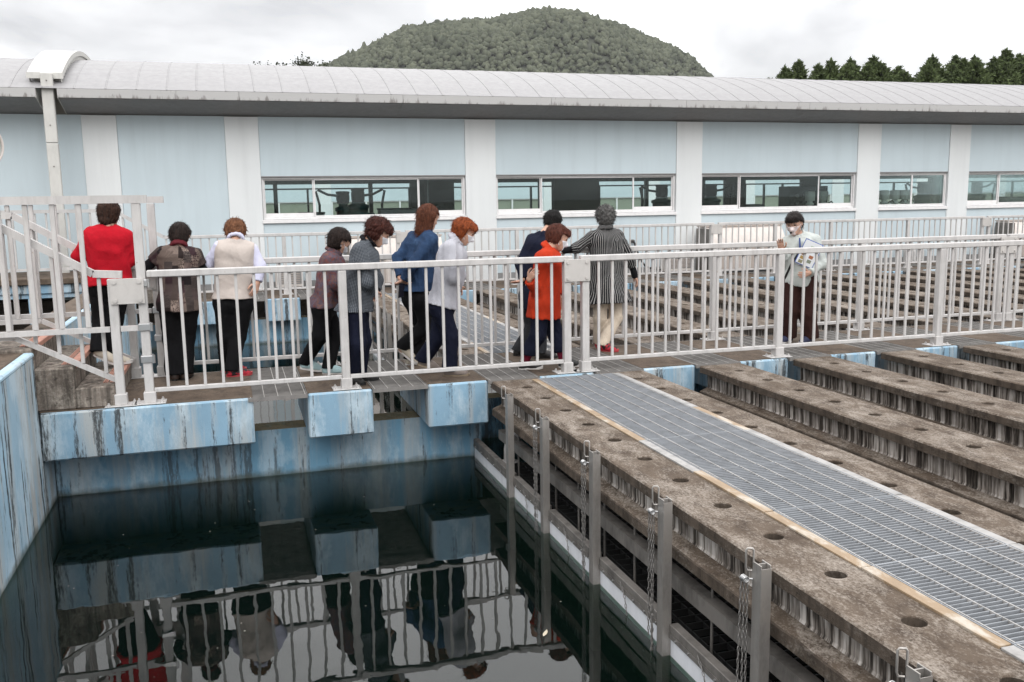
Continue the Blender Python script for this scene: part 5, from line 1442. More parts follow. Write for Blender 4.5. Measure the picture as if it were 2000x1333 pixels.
PEOPLE = {"red":{"root":[-1.094,9.053,0.19],"J":{"TL":[0.056,-0.064,-0.0],"BL":[-0.147,-0.064,0.119],"AL":[-0.102,-0.064,0.168],"TR":[0.163,0.064,-0.0],"BR":[-0.072,0.064,0.016],"AR":[-0.02,0.064,0.087],"H":[0.068,0.117,1.398],"N":[0.058,0.047,1.278],"SL":[-0.11,0.047,1.204],"SR":[0.217,0.047,1.21],"EL":[-0.218,0.107,1.019],"WL":[-0.166,0.287,1.008],"ER":[0.215,0.067,0.97],"WR":[0.166,0.277,0.926],"PL":[-0.052,0.047,0.736],"PR":[0.104,0.047,0.739],"KL":[-0.077,0.087,0.426],"KR":[0.037,0.087,0.42]}},"patch":{"root":[-0.511,9.204,0.0],"J":{"TL":[-0.048,0.114,0.0],"BL":[-0.059,-0.126,0.0],"AL":[-0.056,-0.073,0.075],"TR":[0.088,0.121,0.0],"BR":[0.019,-0.109,0.0],"AR":[0.034,-0.059,0.075],"H":[0.074,0.116,1.367],"N":[0.057,0.036,1.264],"SL":[-0.105,0.026,1.221],"SR":[0.223,0.026,1.211],"EL":[-0.234,0.066,1.089],"ER":[0.262,0.076,1.036],"WL":[-0.207,0.216,1.118],"WR":[0.228,0.216,1.073],"PL":[-0.045,-0.004,0.737],"PR":[0.101,-0.004,0.73],"KL":[-0.053,0.036,0.389],"KR":[0.053,0.036,0.382]}},"vest":{"root":[-0.0,9.26,0.0],"J":{"TL":[0.094,0.147,0.0],"BL":[-0.144,0.117,-0.0],"AL":[-0.092,0.124,0.075],"TR":[0.144,-0.117,0.0],"BR":[-0.094,-0.147,0.0],"AR":[-0.041,-0.141,0.075],"H":[0.07,0.09,1.388],"N":[0.065,-0.01,1.317],"SL":[-0.098,-0.01,1.263],"SR":[0.242,-0.01,1.248],"EL":[-0.209,0.04,1.083],"WL":[-0.091,0.16,1.096],"ER":[0.278,-0.04,1.056],"WR":[0.243,-0.1,0.897],"PL":[-0.071,-0.01,0.709],"PR":[0.091,-0.01,0.702],"KL":[-0.086,0.02,0.38],"KR":[0.029,0.0,0.376]}},"purple":{"root":[0.813,8.954,0.0],"J":{"TR":[0.014,0.068,0.0],"BR":[-0.22,0.068,0.053],"AR":[-0.169,0.068,0.116],"TL":[0.22,-0.095,0.0],"BL":[-0.014,-0.042,0.0],"AL":[0.038,-0.053,0.075],"H":[0.206,-0.01,1.288],"N":[0.148,-0.01,1.191],"SR":[0.11,-0.15,1.117],"SL":[0.17,0.13,1.114],"ER":[0.134,-0.19,0.901],"WR":[0.25,-0.15,0.785],"EL":[0.202,0.15,0.885],"WL":[0.303,0.08,0.776],"PR":[0.008,-0.1,0.658],"PL":[0.044,0.08,0.637],"KR":[-0.028,-0.09,0.386],"KL":[0.132,0.05,0.358]}},"gingham":{"root":[1.093,8.37,0.0],"J":{"TR":[0.012,-0.167,0.0],"BR":[-0.123,0.031,0.0],"AR":[-0.094,-0.012,0.075],"TL":[0.173,0.042,0.0],"BL":[-0.061,0.094,0.0],"AL":[-0.01,0.083,0.075],"H":[0.216,0.01,1.384],"N":[0.105,0.01,1.29],"SR":[-0.002,-0.15,1.222],"SL":[0.121,0.17,1.217],"ER":[0.063,-0.19,0.944],"WR":[0.133,-0.03,0.835],"EL":[0.204,0.16,0.929],"WL":[0.18,0.09,0.841],"PR":[-0.057,-0.11,0.66],"PL":[-0.006,0.07,0.637],"KR":[-0.031,-0.15,0.398],"KL":[0.03,0.03,0.392]}},"denim":{"root":[1.712,9.072,0.0],"J":{"TR":[0.03,-0.026,0.0],"BR":[-0.144,-0.026,0.164],"AR":[-0.106,-0.026,0.203],"TL":[0.177,0.02,-0.0],"BL":[-0.063,0.032,0.0],"AL":[-0.01,0.03,0.075],"H":[0.222,0.04,1.497],"N":[0.172,0.02,1.366],"SL":[0.089,0.14,1.298],"EL":[-0.081,0.14,1.091],"WL":[-0.097,0.0,0.889],"SR":[0.182,-0.09,1.288],"ER":[-0.015,-0.16,1.03],"WR":[-0.076,-0.08,0.879],"PL":[0.043,0.09,0.684],"PR":[0.087,-0.06,0.686],"KR":[0.147,-0.06,0.423],"KL":[0.14,0.09,0.363]}},"orangehair":{"root":[1.892,8.469,0.0],"J":{"TL":[0.004,0.126,0.0],"BL":[-0.219,0.126,0.089],"AL":[-0.17,0.126,0.144],"TR":[0.223,-0.158,0.0],"BR":[-0.009,-0.094,-0.0],"AR":[0.042,-0.108,0.075],"H":[0.245,0.01,1.371],"N":[0.15,0.0,1.287],"SR":[0.042,-0.16,1.216],"SL":[0.197,0.16,1.216],"ER":[0.074,-0.2,0.956],"WR":[0.154,-0.02,0.847],"EL":[0.226,0.16,0.943],"WL":[0.193,0.12,0.833],"PR":[-0.026,-0.09,0.667],"PL":[0.042,0.08,0.646],"KR":[0.063,-0.12,0.384],"KL":[-0.03,0.04,0.367]}},"navy":{"root":[3.035,9.071,0.0],"J":{"TL":[0.041,0.112,0.0],"BL":[-0.197,0.141,0.0],"AL":[-0.144,0.135,0.075],"TR":[0.197,-0.14,0.0],"BR":[-0.041,-0.113,0.0],"AR":[0.011,-0.119,0.075],"H":[0.238,0.08,1.422],"N":[0.122,0.01,1.314],"SL":[0.017,0.12,1.244],"SR":[0.161,-0.1,1.227],"EL":[-0.117,0.12,0.98],"WL":[-0.117,0.04,0.824],"ER":[0.191,-0.12,0.93],"WR":[0.283,-0.02,0.839],"PL":[-0.022,0.08,0.627],"PR":[0.019,-0.07,0.629],"KL":[-0.003,0.08,0.298],"KR":[0.049,-0.02,0.308]}},"redorange":{"root":[2.963,8.395,0.0],"J":{"TR":[-0.085,-0.018,0.0],"BR":[-0.308,0.071,0.0],"AR":[-0.259,0.051,0.075],"TL":[0.315,-0.007,0.0],"BL":[0.078,-0.046,0.0],"AL":[0.13,-0.037,0.075],"H":[0.101,0.04,1.29],"N":[-0.002,0.02,1.185],"SR":[-0.108,-0.13,1.112],"SL":[0.091,0.18,1.109],"ER":[-0.151,-0.08,0.777],"WR":[-0.271,-0.18,0.907],"EL":[0.157,0.22,0.839],"WL":[0.156,0.16,0.69],"PR":[-0.108,-0.04,0.671],"PL":[0.004,0.1,0.652],"KR":[-0.143,-0.04,0.347],"KL":[0.093,0.1,0.33]}},"stripe":{"root":[3.911,9.264,0.0],"J":{"TL":[0.115,0.242,0.0],"BL":[-0.059,0.077,0.0],"AL":[-0.021,0.113,0.075],"TR":[0.05,-0.251,0.0],"BR":[-0.106,-0.068,0.0],"AR":[-0.072,-0.108,0.075],"H":[0.031,0.066,1.449],"N":[0.019,0.036,1.339],"SL":[-0.161,0.036,1.255],"SR":[0.207,0.036,1.234],"EL":[-0.281,0.096,1.128],"WL":[-0.421,0.136,1.097],"ER":[0.305,0.006,0.98],"WR":[0.375,0.036,0.806],"PL":[-0.066,0.036,0.699],"PR":[0.153,0.036,0.69],"KL":[-0.042,0.036,0.346],"KR":[0.135,0.006,0.34]}},"guide":{"root":[6.072,8.85,0.0],"J":{"TR":[-0.209,0.013,0.0],"BR":[0.011,0.11,0.0],"AR":[-0.037,0.089,0.075],"TL":[-0.016,-0.097,0.0],"BL":[0.214,-0.026,0.0],"AL":[0.163,-0.042,0.075],"H":[-0.083,-0.02,1.352],"N":[0.001,0.01,1.225],"SR":[-0.081,0.08,1.163],"SL":[0.159,-0.07,1.184],"ER":[-0.112,0.08,0.912],"WR":[-0.249,-0.04,1.065],"EL":[0.215,-0.12,0.895],"WL":[0.003,-0.2,0.806],"PR":[-0.039,0.06,0.726],"PL":[0.132,-0.02,0.726],"KR":[-0.073,0.05,0.369],"KL":[0.114,-0.04,0.341]}}}
def person(name, label, spec):
    J = {k: V3(v) for k, v in PEOPLE[name]['J'].items()}; root = PEOPLE[name]['root']
    t = thing('person', label, 'person', root)
    S = spec; seed = S['seed']
    N, H = J['N'], J['H']; PM = (J['PL'] + J['PR'])/2
    up = nrm(N - PM); left = nrm((J['SL'] - J['SR']) + 0.3*(J['PL'] - J['PR'])); left = nrm(left - up*(left @ up)); fw = np.cross(left, up)
    # shoulders drawn in to a plausible width and never collapsed by the view
    SM = (J['SL'] + J['SR'])/2; hw = S.get('sw', 0.165) - 0.010
    SM = SM*0.5 + (N - up*0.075)*0.5 - up*0.008
    SL, SR = SM + left*hw, SM - left*hw
    hipw = 0.085
    hl = nrm((J['PL'] - J['PR']) - up*((J['PL'] - J['PR']) @ up)); hl = nrm(hl*0.5 + left*0.5)
    PL, PR = PM + hl*hipw, PM - hl*hipw
    g = nrm(V3(S['gaze'])); hu = nrm((H - N)*0.4 + np.array([0, 0, 0.12]) - 0.0*g); hu = nrm(hu - g*(hu @ g)); hs = np.cross(hu, g)   # hs = person's left of the head
    bulk = S.get('bulk', 1.0)
    arms = {'L': (SL, J['EL'], J['WL']), 'R': (SR, J['ER'], J['WR'])}
    legs = {'L': (PL, J['KL'], J['AL']), 'R': (PR, J['KR'], J['AR'])}
    allp = np.array([v for v in J.values()] + [SL, SR, PL, PR]); lo, hi = allp.min(0) - 0.28, allp.max(0) + 0.28
    WST = PM*0.42 + N*0.58; CH = PM*0.22 + N*0.78
    gname_axis.clear()
    gname_axis['T'] = (PM, up, -fw, 0.16)
    for s_ in 'LR':
        a, e, w = arms[s_]
        for nm, p, q in (('U' + s_, a, e), ('F' + s_, e, w)):
            A = nrm(q - p); rf = fw - A*(fw @ A); rf = nrm(rf) if np.linalg.norm(rf) > 0.2 else nrm(up - A*(up @ A)); gname_axis[nm] = (p, A, rf, 0.055)
        a, e, w = legs[s_]
        for nm, p, q in (('H' + s_, a, e), ('S' + s_, e, w)):
            A = nrm(q - p); gname_axis[nm] = (p, A, nrm(fw - A*(fw @ A)), 0.08)
    dnv = nrm(-up*0.35 + np.array([0, 0, -0.65])); gname_axis['K'] = (PM, -dnv, nrm(-fw - dnv*(-fw @ dnv)), 0.16)
    def torso(f, e=0.0, lower=True, k=0.022):
        f.cap(SL - left*0.02, SR + left*0.02, 0.050 + e*0.7, None, k, None, 'T')
        f.cap(CH + left*0.07, CH - left*0.07, 0.100*bulk + e, None, k, (fw, 1.08), 'T')
        f.cap(CH + fw*0.045 + left*0.06 - up*0.03, CH + fw*0.045 - left*0.06 - up*0.03, 0.072*bulk + e, None, k, None, 'T')
        f.cap(WST + left*0.055, WST - left*0.055, 0.098*bulk + e, None, k, None, 'T')
        for sg in (1, -1): f.cap(CH + left*sg*0.075, PM + left*sg*0.062, 0.098*bulk + e, 0.104*bulk + e, k, (fw, 1.05), 'T')
        f.cap(CH + fw*0.02, PM + fw*0.03, 0.105*bulk + e, 0.108*bulk + e, k, None, 'T')
        
        for sg in (1, -1): f.cap(N - up*0.012, SM + sg*left*hw*0.8 + up*0.004, 0.045 + e*0.6, 0.045 + e*0.6, k, None, 'T')
        if lower: f.cap(PL, PR, 0.108*bulk + e, None, k, None, 'T'); f.cap(PM - fw*0.04, PM - fw*0.04 - up*0.02, 0.09*bulk + e, None, k, None, 'T')
    # ---- body: one continuous mesh with five-fingered hands
    f = Field(lo, hi, 0.0085)
    torso(f, -0.030)
    for s_ in 'LR':
        a, e, w = arms[s_]; f.cap(a, e, 0.043, 0.035, 0.03); f.cap(e, w, 0.034, 0.024, 0.02)
        a, e, w = legs[s_]; f.cap(a, e, 0.070, 0.046, 0.03); f.cap(e, w, 0.044, 0.033, 0.02)
        T, B = J['T' + s_], J['B' + s_]; fd = nrm(T - B); f.cap(w, B + fd*0.05 + np.array([0, 0, 0.04]), 0.033, 0.030, 0.02); f.cap(B + fd*0.05 + np.array([0, 0, 0.038]), T - fd*0.05 + np.array([0, 0, 0.026]), 0.030, 0.022, 0.02)
    f.cap(N - up*0.02, H - hu*0.05 - g*0.015, 0.050, 0.048, 0.03)
    ax = (hs, g, hu)
    f.ell(H + g*0.006 + hu*0.012, ax, (0.074, 0.092, 0.098), 0.02)
    f.cap(H + g*0.040 - hu*0.035, H + g*0.058 - hu*0.088, 0.052, 0.030, 0.035); f.cap(H + g*0.02 - hu*0.06 + hs*0.035, H + g*0.055 - hu*0.09, 0.030, 0.026, 0.03); f.cap(H + g*0.02 - hu*0.06 - hs*0.035, H + g*0.055 - hu*0.09, 0.030, 0.026, 0.03)
    f.cap(H + g*0.092 - hu*0.005, H + g*0.108 - hu*0.038, 0.009, 0.014, 0.014)
    f.cap(H + g*0.080 + hu*0.020 - hs*0.04, H + g*0.080 + hu*0.020 + hs*0.04, 0.014, None, 0.02)
    f.cap(H + g*0.082 - hu*0.062 - hs*0.016, H + g*0.082 - hu*0.062 + hs*0.016, 0.010, None, 0.01)
    for sg in (1, -1):
        f.cap(H + g*0.083 + hs*sg*0.032 + hu*0.002, H + g*0.10 + hs*sg*0.034 + hu*0.002, 0.012, 0.010, 0.0, None, None, True)
        f.ell(H + hs*sg*0.080 - g*0.006 - hu*0.012, (hs, nrm(g*0.9 - hu*0.2), hu), (0.010, 0.020, 0.032), 0.010)
    EV = np.zeros((0, 3)); EF = np.zeros((0, 4), int)
    for s_ in 'LR':
        hd = S.get('hand' + s_)
        d, pn, th, cu = hd if hd else (tuple(nrm(arms[s_][2] - arms[s_][1])), tuple(-left if s_ == 'L' else left), tuple(fw), 0.5)
        v, q = hand(f, arms[s_][2], d, pn, th, cu); EF = np.concatenate([EF, q + len(EV)]); EV = np.concatenate([EV, v])
    grow('body', f, SKIN, t, 1, False, (EV, EF))
    for sg in (1, -1):
        g_ = MB(); c = H + g*0.0855 + hs*sg*0.032 + hu*0.002
        g_.lathe([(0.002, -0.008), (0.0075, -0.004), (0.009, 0.0), (0.0075, 0.004), (0.002, 0.008)], 0, 0, 10); o = g_.obj('eye', EYE, t); o.location = Vector(c); o.scale = (1.15, 1.15, 0.75)
    # ---- hair
    hr = S['hair']; vol, ln, curl, hm = hr['vol'], hr['len'], hr['curl'], HAIR[hr['mat']]
    hlo, hhi = H - 0.26, H + 0.24
    f = Field(hlo, hhi, 0.0058)
    f.ell(H - g*0.004 + hu*0.016, ax, (0.086*vol, 0.106*vol, 0.106*vol), 0.02)
    f.cap(H - g*0.035 + hu*0.01, H - g*0.040 - hu*ln, 0.082*vol, hr.get('nape', 0.052), 0.04, (g, 1.0))
    for sg in (1, -1): f.cap(H - g*0.015 + hs*sg*0.045 + hu*0.01, H - g*0.012 + hs*sg*0.056 - hu*ln*hr.get('side', 0.7), 0.046*vol, 0.030, 0.03)
    if hr.get('fringe'): f.cap(H + g*0.075 + hu*0.075 - hs*0.03, H + g*0.095 + hu*hr['fringe'] + hs*0.03, 0.028, 0.018, 0.03); f.cap(H + g*0.075 + hu*0.075 + hs*0.04, H + g*0.083 + hu*hr['fringe'] - hs*0.045, 0.028, 0.018, 0.03)
    X, Y, Z = f.grid(); x, y, z = X - H[0], Y - H[1], Z - H[2]
    pg, pu, ps = x*g[0] + y*g[1] + z*g[2], x*hu[0] + y*hu[1] + z*hu[2], x*hs[0] + y*hs[1] + z*hs[2]
    face = np.minimum(np.minimum(pg - hr.get('ear', 0.018) - 0.12*np.abs(ps)*0, (hr.get('brow', 0.045) - pu)), 0.105 - np.abs(ps)*0.9)
    f.D = np.maximum(f.D, face.astype(np.float32))
    if hr.get('showear'):
        for sg in (1, -1): f.ell(H + hs*sg*0.09 + g*0.004 - hu*0.022, ax, (0.03, 0.03, 0.042), 0.01, True)
    r_ = np.random.default_rng(seed + 3)
    if curl > 0:
        fr = hr.get('freq', 150); ph = r_.uniform(0, 6.28, 8)
        nz = np.sin(fr*pg + ph[0] + 2*np.sin(60*ps + ph[1]))*np.sin(fr*ps + ph[2] + 2*np.sin(55*pu + ph[3])) + 0.8*np.sin(fr*0.9*pu + ph[4] + 2*np.sin(70*pg + ph[5]))*np.sin(fr*1.1*ps + ph[6])
        f.D = (f.D + curl*nz + 0.35*curl*np.sin(fr*2.1*pg + ph[7] + 3*np.sin(90*pu))*np.sin(fr*1.9*pu + ph[0])).astype(np.float32)
    thh = np.arctan2(ps, pg)
    f.D = (f.D + 1.5*hr.get('ridge', 0.0018)*(np.sin(34*thh + 3*np.sin(18*pu)) + 0.7*np.sin(61*thh + 2*np.sin(26*pu) + 1.0))).astype(np.float32)
    P, F = f.net(); P = smooth_pts(P, F, 1, 0.35)
    # loose strands lifting off the surface give the outline an uneven edge
    nrmls = np.cross(P[F[:, 2]] - P[F[:, 0]], P[F[:, 3]] - P[F[:, 1]]); nrmls /= np.linalg.norm(nrmls, axis=1)[:, None] + 1e-9
    pick = r_.choice(len(F), min(len(F), 1300)); sv = []; sf = []
    down = -hu*hr.get('fall', 1.0)
    for i in pick:
        c = P[F[i]].mean(0); nn = nrmls[i]
        if (c - H) @ nn < 0: nn = -nn
        tg = down*0.9 - 0.3*g + r_.normal(0, 0.25 + 0.5*(curl > 0.003), 3); tg = nrm(tg - nn*(tg @ nn)); L = r_.uniform(0.015, 0.045)*hr.get('strand', 1.0); wd = np.cross(tg, nn)*r_.uniform(0.0009, 0.0020)
        lift = r_.uniform(0.002, 0.012)*(1.6 if curl > 0.003 else 0.8)
        p0 = c - nn*0.004; p1 = c + tg*L*0.5 + nn*lift; p2 = c + tg*L + nn*lift*r_.uniform(-0.3, 1.2)
        o = len(sv); sv += [p0 - wd, p0 + wd, p1 + wd, p1 - wd, p2 + wd*0.3, p2 - wd*0.3]; sf += [(o, o+1, o+2, o+3), (o+3, o+2, o+4, o+5)]
    me = set_mesh('hair', np.concatenate([P, np.array(sv)]), np.concatenate([F, np.array(sf) + len(P)]), None, hm, True); link('hair', me, t)
    # ---- mask over nose and mouth, ear loops
    if S.get('mask'):
        f = Field(H - 0.15, H + 0.15, 0.005)
        f.cap(H + g*0.040 - hu*0.035, H + g*0.060 - hu*0.090, 0.060, 0.036, 0.03); f.cap(H + g*0.085 - hu*0.018, H + g*0.112 - hu*0.042, 0.016, 0.020, 0.04); f.ell(H + g*0.006 + hu*0.012, ax, (0.078, 0.096, 0.101), 0.02)
        X, Y, Z = f.grid(); x, y, z = X - H[0], Y - H[1], Z - H[2]; pg, pu, ps = x*g[0] + y*g[1] + z*g[2], x*hu[0] + y*hu[1] + z*hu[2], x*hs[0] + y*hs[1] + z*hs[2]
        lim = np.maximum(np.maximum(pu + 0.006 + 0.35*np.abs(ps)*0.6, 0.028 + 0.25*np.abs(ps) - pg), -0.112 - pu)
        f.D = np.maximum(f.D, lim.astype(np.float32)); mo = grow('mask', f, MASK if S['mask'] == 1 else CLEAR_MASK, t)
        for sg in (1, -1):
            g_ = MB(); e = H + hs*sg*0.084 - g*0.012
            g_.tube([tuple(H + hs*sg*0.066 + g*0.040 - hu*0.028), tuple(H + hs*sg*0.080 + g*0.012 - hu*0.012), tuple(e + hu*0.016), tuple(e - g*0.012 - hu*0.02), tuple(H + hs*sg*0.064 + g*0.030 - hu*0.078)], 0.0022, 5); g_.obj('ear_loop', MASK, mo)
    # ---- trousers
    tr = S['trousers']; e0, e1 = tr.get('r', (0.096, 0.075, 0.062))[0], tr.get('r', (0.096, 0.075, 0.062))[1:]
    f = Field(lo, np.array([hi[0], hi[1], PM[2] + 0.16]), 0.0095)
    f.cap(PL, PR, 0.112*bulk, None, 0.04, None, 'HL'); f.cap(PM, PM + up*0.10, 0.105*bulk, None, 0.04, None, 'HL')
    for s_ in 'LR':
        a, e, w = legs[s_]
        f.cap(a, e, e0, e1[0], 0.03, None, 'H' + s_); lowend = w + nrm(w - e)*(0.02 - tr.get('crop', 0.0)); f.cap(e, lowend + nrm(w - e)*0.05, e1[0], e1[1], 0.03, None, 'S' + s_)
    f.folds(tr.get('fold', 0.0032), 26, seed, (1, 1, 0.6))
    X, Y, Z = f.grid()
    for s_ in 'LR':       # hems: cut each leg square to the shin
        a, e, w = legs[s_]; o = legs['R' if s_ == 'L' else 'L']
        n = nrm(nrm(w - e)*0.5 + np.array([0, 0, -0.5])); q = w + nrm(w - e)*(0.02 - tr.get('crop', 0.0))
        d1 = (X - q[0])*n[0] + (Y - q[1])*n[1] + (Z - q[2])*n[2]; near = np.sqrt((X - q[0])**2 + (Y - q[1])**2 + (Z - q[2])**2) - 0.15
        oq = o[2]; near2 = np.sqrt((X - oq[0])**2 + (Y - oq[1])**2 + (Z - oq[2])**2) - 0.15
        m = np.where(near <= near2, np.minimum(d1, -near), -1.0)
        f.D = np.maximum(f.D, m.astype(np.float32))
    grow('trousers', f, FAB[tr['mat']], t, 1, True)
    # ---- socks
    if S.get('socks'):
        for s_ in 'LR':
            a, e, w = legs[s_]; f = Field(np.minimum(w, e) - 0.08, np.maximum(w, e) + 0.08, 0.007); q = w + nrm(e - w)*0.11
            f.cap(w - np.array([0, 0, 0.02]), q, 0.041, 0.046, 0.01, None, 'S' + s_); n = nrm(e - w); f.plane(q, n); grow('sock', f, FAB[S['socks']], t, 1, True)
    # ---- tops
    tops = []
    for tp in S['tops']:
        if tp.get('torso', True): tops.append(tp)
        else: tops += [dict(tp, name='undersleeve', only=q) for q in 'LR']
    for tp in tops:
        e = tp.get('ease', 0.012); hem = tp.get('hem', 0.12); fl = tp.get('flare', 0.02)
        top_hi = hi.copy(); f = Field(lo if hem > 0.3 else np.array([lo[0], lo[1], max(lo[2], PM[2] - 0.42)]), top_hi, 0.0095)
        if tp.get('torso', True):
            torso(f, e, True, 0.022)
            dn = nrm(-up*0.35 + np.array([0, 0, -0.65])); hp = PM + dn*(hem + 0.06)
            for sg in (1, -1):
                f.cap(PM + up*0.05 + hl*sg*0.055, hp + hl*sg*(0.055 + fl) - fw*0.01, 0.105*bulk + e, 0.098*bulk + e + fl*0.8, 0.03, None, 'K')
            f.cap(PM + up*0.05 + fw*0.02, hp + fw*(0.02 + fl), 0.10*bulk + e, 0.095*bulk + e + fl*0.5, 0.03, None, 'K'); f.cap(PM + up*0.05 - fw*0.03, hp - fw*(0.03 + fl), 0.10*bulk + e, 0.095*bulk + e + fl*0.5, 0.03, None, 'K')
        sl = tp.get('sleeve'); ra = tp.get('arm', (0.062, 0.055, 0.046)); ra = (ra[0] - 0.008, ra[1] - 0.002, ra[2])
        if sl:
            for s_ in tp.get('only', 'LR'):
                a, el, w = arms[s_]
                if tp.get('torso', True) or sl[0] > 0: 
                    st = a if sl[0] == 0 else a + (el - a)*sl[0]
                    if sl[1] <= 1: f.cap(st, a + (el - a)*(sl[1] + 0.10), ra[0], ra[1], 0.035, None, 'U' + s_)
                    else:
                        f.cap(st, el, ra[0], ra[1], 0.035, None, 'U' + s_); f.cap(el, el + (w - el)*min(1.08, sl[1] - 1 + 0.06), ra[1], ra[2], 0.03, None, 'F' + s_)
        if tp.get('torso', True): f.plane(PM + dn*hem, nrm(dn + tp.get('tilt', 0.0)*fw))
        f.folds(tp.get('fold', 0.0034)*1.35, tp.get('ff', 22), seed + 11, (1, 1, tp.get('fs', 0.45)))
        if sl:
            X, Y, Z = f.grid()
            for s_ in 'LR':
                a, el, w = arms[s_]
                q, n = (a + (el - a)*sl[1], nrm(el - a)) if sl[1] <= 1 else (el + (w - el)*(sl[1] - 1), nrm(w - el))
                d1 = (X - q[0])*n[0] + (Y - q[1])*n[1] + (Z - q[2])*n[2]; near = np.sqrt((X - q[0])**2 + (Y - q[1])**2 + (Z - q[2])**2) - 0.085
                # only the sleeve end itself is cut: stay near the arm's own axis
                f.D = np.maximum(f.D, np.where(near < 0, np.minimum(d1, -near), -1.0).astype(np.float32)) if not tp.get('nocut') else f.D
        # neck opening
        f.cap(N + up*0.02, H, 0.052, 0.07, 0, None, None, True)
        part = grow(tp['name'], f, FAB[tp['mat']], t, 1, True)
        if tp.get('collar'):
            cm, chh = tp['collar']; nd = nrm(H - hu*0.05 - N); cf = Field(N - 0.16, N + 0.2, 0.0075); c0 = N + nd*0.012 - up*0.01
            s1 = left; s2 = nrm(np.cross(left, nd)); pts = [c0 + s1*math.cos(2*math.pi*k/12)*0.066 - s2*math.sin(2*math.pi*k/12)*0.066 - s2*0.004 for k in range(12)]
            for k in range(12):
                a_, b_ = pts[k], pts[(k+1) % 12]; 
                cf.cap(a_, b_, 0.017, None, 0.012, None, 'T'); cf.cap(a_ + nd*chh, b_ + nd*chh, 0.013, None, 0.012, None, 'T'); cf.cap(a_ + (a_ - c0)*0.12 - nd*0.012, b_ + (b_ - c0)*0.12 - nd*0.012, 0.013, None, 0.012, None, 'T')
            cf.folds(0.0015, 40, seed)
            grow('collar', cf, FAB[cm], part, 1, True)
    # ---- shoes
    sh = S['shoes']
    for s_ in 'LR':
        T, B, A = J['T' + s_], J['B' + s_], J['A' + s_]; fd = nrm(T - B); sd = nrm(np.cross(fd, np.array([0, 0, 1.0]))); un = np.cross(sd, fd); L = np.linalg.norm(T - B)
        f = Field(np.minimum(T, B) - 0.12, np.maximum(np.maximum(T, B), A) + 0.12, 0.007)
        f.cap(B + fd*0.045 + un*0.045, B + fd*(L*0.62) + un*0.036, 0.040, 0.038, 0.02, (sd, 1.12)); f.cap(B + fd*(L*0.55) + un*0.034, T - fd*0.045 + un*0.026, 0.043, 0.036, 0.02); f.cap(B + fd*0.04 + un*0.04, A + un*0.004, 0.040, 0.040, 0.03); f.cap(A + fd*0.01, B + fd*L*0.55 + un*0.045, 0.036, 0.030, 0.03)
        f.plane(B + un*0.018, -un); f.cap(A, A + un*0.09, 0.031, None, 0, None, None, True); f.plane(A + un*0.022, nrm(un - fd*0.25))
        so = grow('shoe', f, SHOE[sh[0]], t)
        g_ = MB(); n = 20; ring = []
        for k in range(n):
            a = 2*math.pi*k/n; x = math.cos(a); y = math.sin(a); wd = (0.043 if x > 0 else 0.036)*(1 - 0.12*(abs(x) < 0.35)); ring.append(((L/2 + 0.006)*np.sign(x)*abs(x)**0.8, wd*np.sign(y)*abs(y)**0.75))
        c = (T + B)/2; th = sh[2] if len(sh) > 2 else 0.024
        rise = lambda q: 0.010*max(0, q[0]/(L/2) - 0.5)*2
        vs = [tuple(c + fd*q[0]*0.98 + sd*q[1]*0.95 + un*(0.0 + rise(q))) for q in ring] + [tuple(c + fd*q[0] + sd*q[1] + un*(th + rise(q))) for q in ring]
        g_.add(vs, [(k, (k+1) % n, n + (k+1) % n, n + k) for k in range(n)], 0, True); g_.add(vs[:n], [tuple(range(n))]); g_.add(vs[n:], [tuple(range(n))]); g_.obj('sole', SOLE[sh[1]], so)
    return t, J, dict(N=N, H=H, g=g, hu=hu, hs=hs, up=up, left=left, fw=fw, PM=PM, CH=CH, WST=WST, arms=arms)
STR = dict(mat='black', vol=1.0, len=0.07, curl=0.0)
def hair(**k): d = dict(STR); d.update(k); return d
PE = {}
def P_(name, label, **spec): PE[name] = person(name, label, spec)
P_('red', 'woman in a bright red cardigan stepping down the left stairs, seen from behind', seed=1, gaze=(0.35, 0.86, -0.42), sw=0.17,
   hair=hair(mat='darkbrown', vol=1.03, len=0.085, nape=0.060), trousers=dict(mat='black', r=(0.100, 0.078, 0.066)), shoes=('cream', 'white', 0.032),
   tops=[dict(name='cardigan', mat='red', ease=0.018, hem=0.02, flare=0.035, sleeve=(0, 1.95), arm=(0.068, 0.062, 0.050), tilt=-0.25)])
P_('patch', 'person in a brown patchwork tunic over black sleeves bending over the rear railing', seed=2, gaze=(0.18, 0.80, -0.62), sw=0.165,
   hair=hair(mat='blackbrown', vol=1.0, len=0.06, nape=0.050, showear=True), trousers=dict(mat='black', r=(0.110, 0.092, 0.086)), shoes=('brown', 'black'),
   tops=[dict(name='undershirt', mat='jersey', torso=False, sleeve=(0.35, 1.97), arm=(0.056, 0.050, 0.040)),
         dict(name='tunic', mat='patch', ease=0.018, hem=0.075, flare=0.03, sleeve=(0, 0.62), arm=(0.070, 0.068, 0.06), collar=('rib', 0.02))])
P_('vest', 'person in a beige vest over lilac sleeves leaning on the rear railing, red sneakers', seed=3, gaze=(0.02, 0.62, -0.78), sw=0.168,
   hair=hair(mat='auburn', vol=1.08, len=0.06, curl=0.0030, freq=120, nape=0.055), trousers=dict(mat='black', r=(0.104, 0.080, 0.066)), shoes=('red', 'red', 0.030), handR=((-0.35, -0.25, -0.9), (-0.5, 0.8, 0), (-0.6, 0.5, 0), 0.55),
   tops=[dict(name='shirt', mat='lilac', ease=0.002, hem=-0.06, sleeve=(0, 1.92), arm=(0.060, 0.056, 0.048), collar=('lilac', 0.03), flare=0.0), dict(name='vest', mat='vest', ease=0.019, hem=-0.045, flare=0.022, fold=0.0026)])
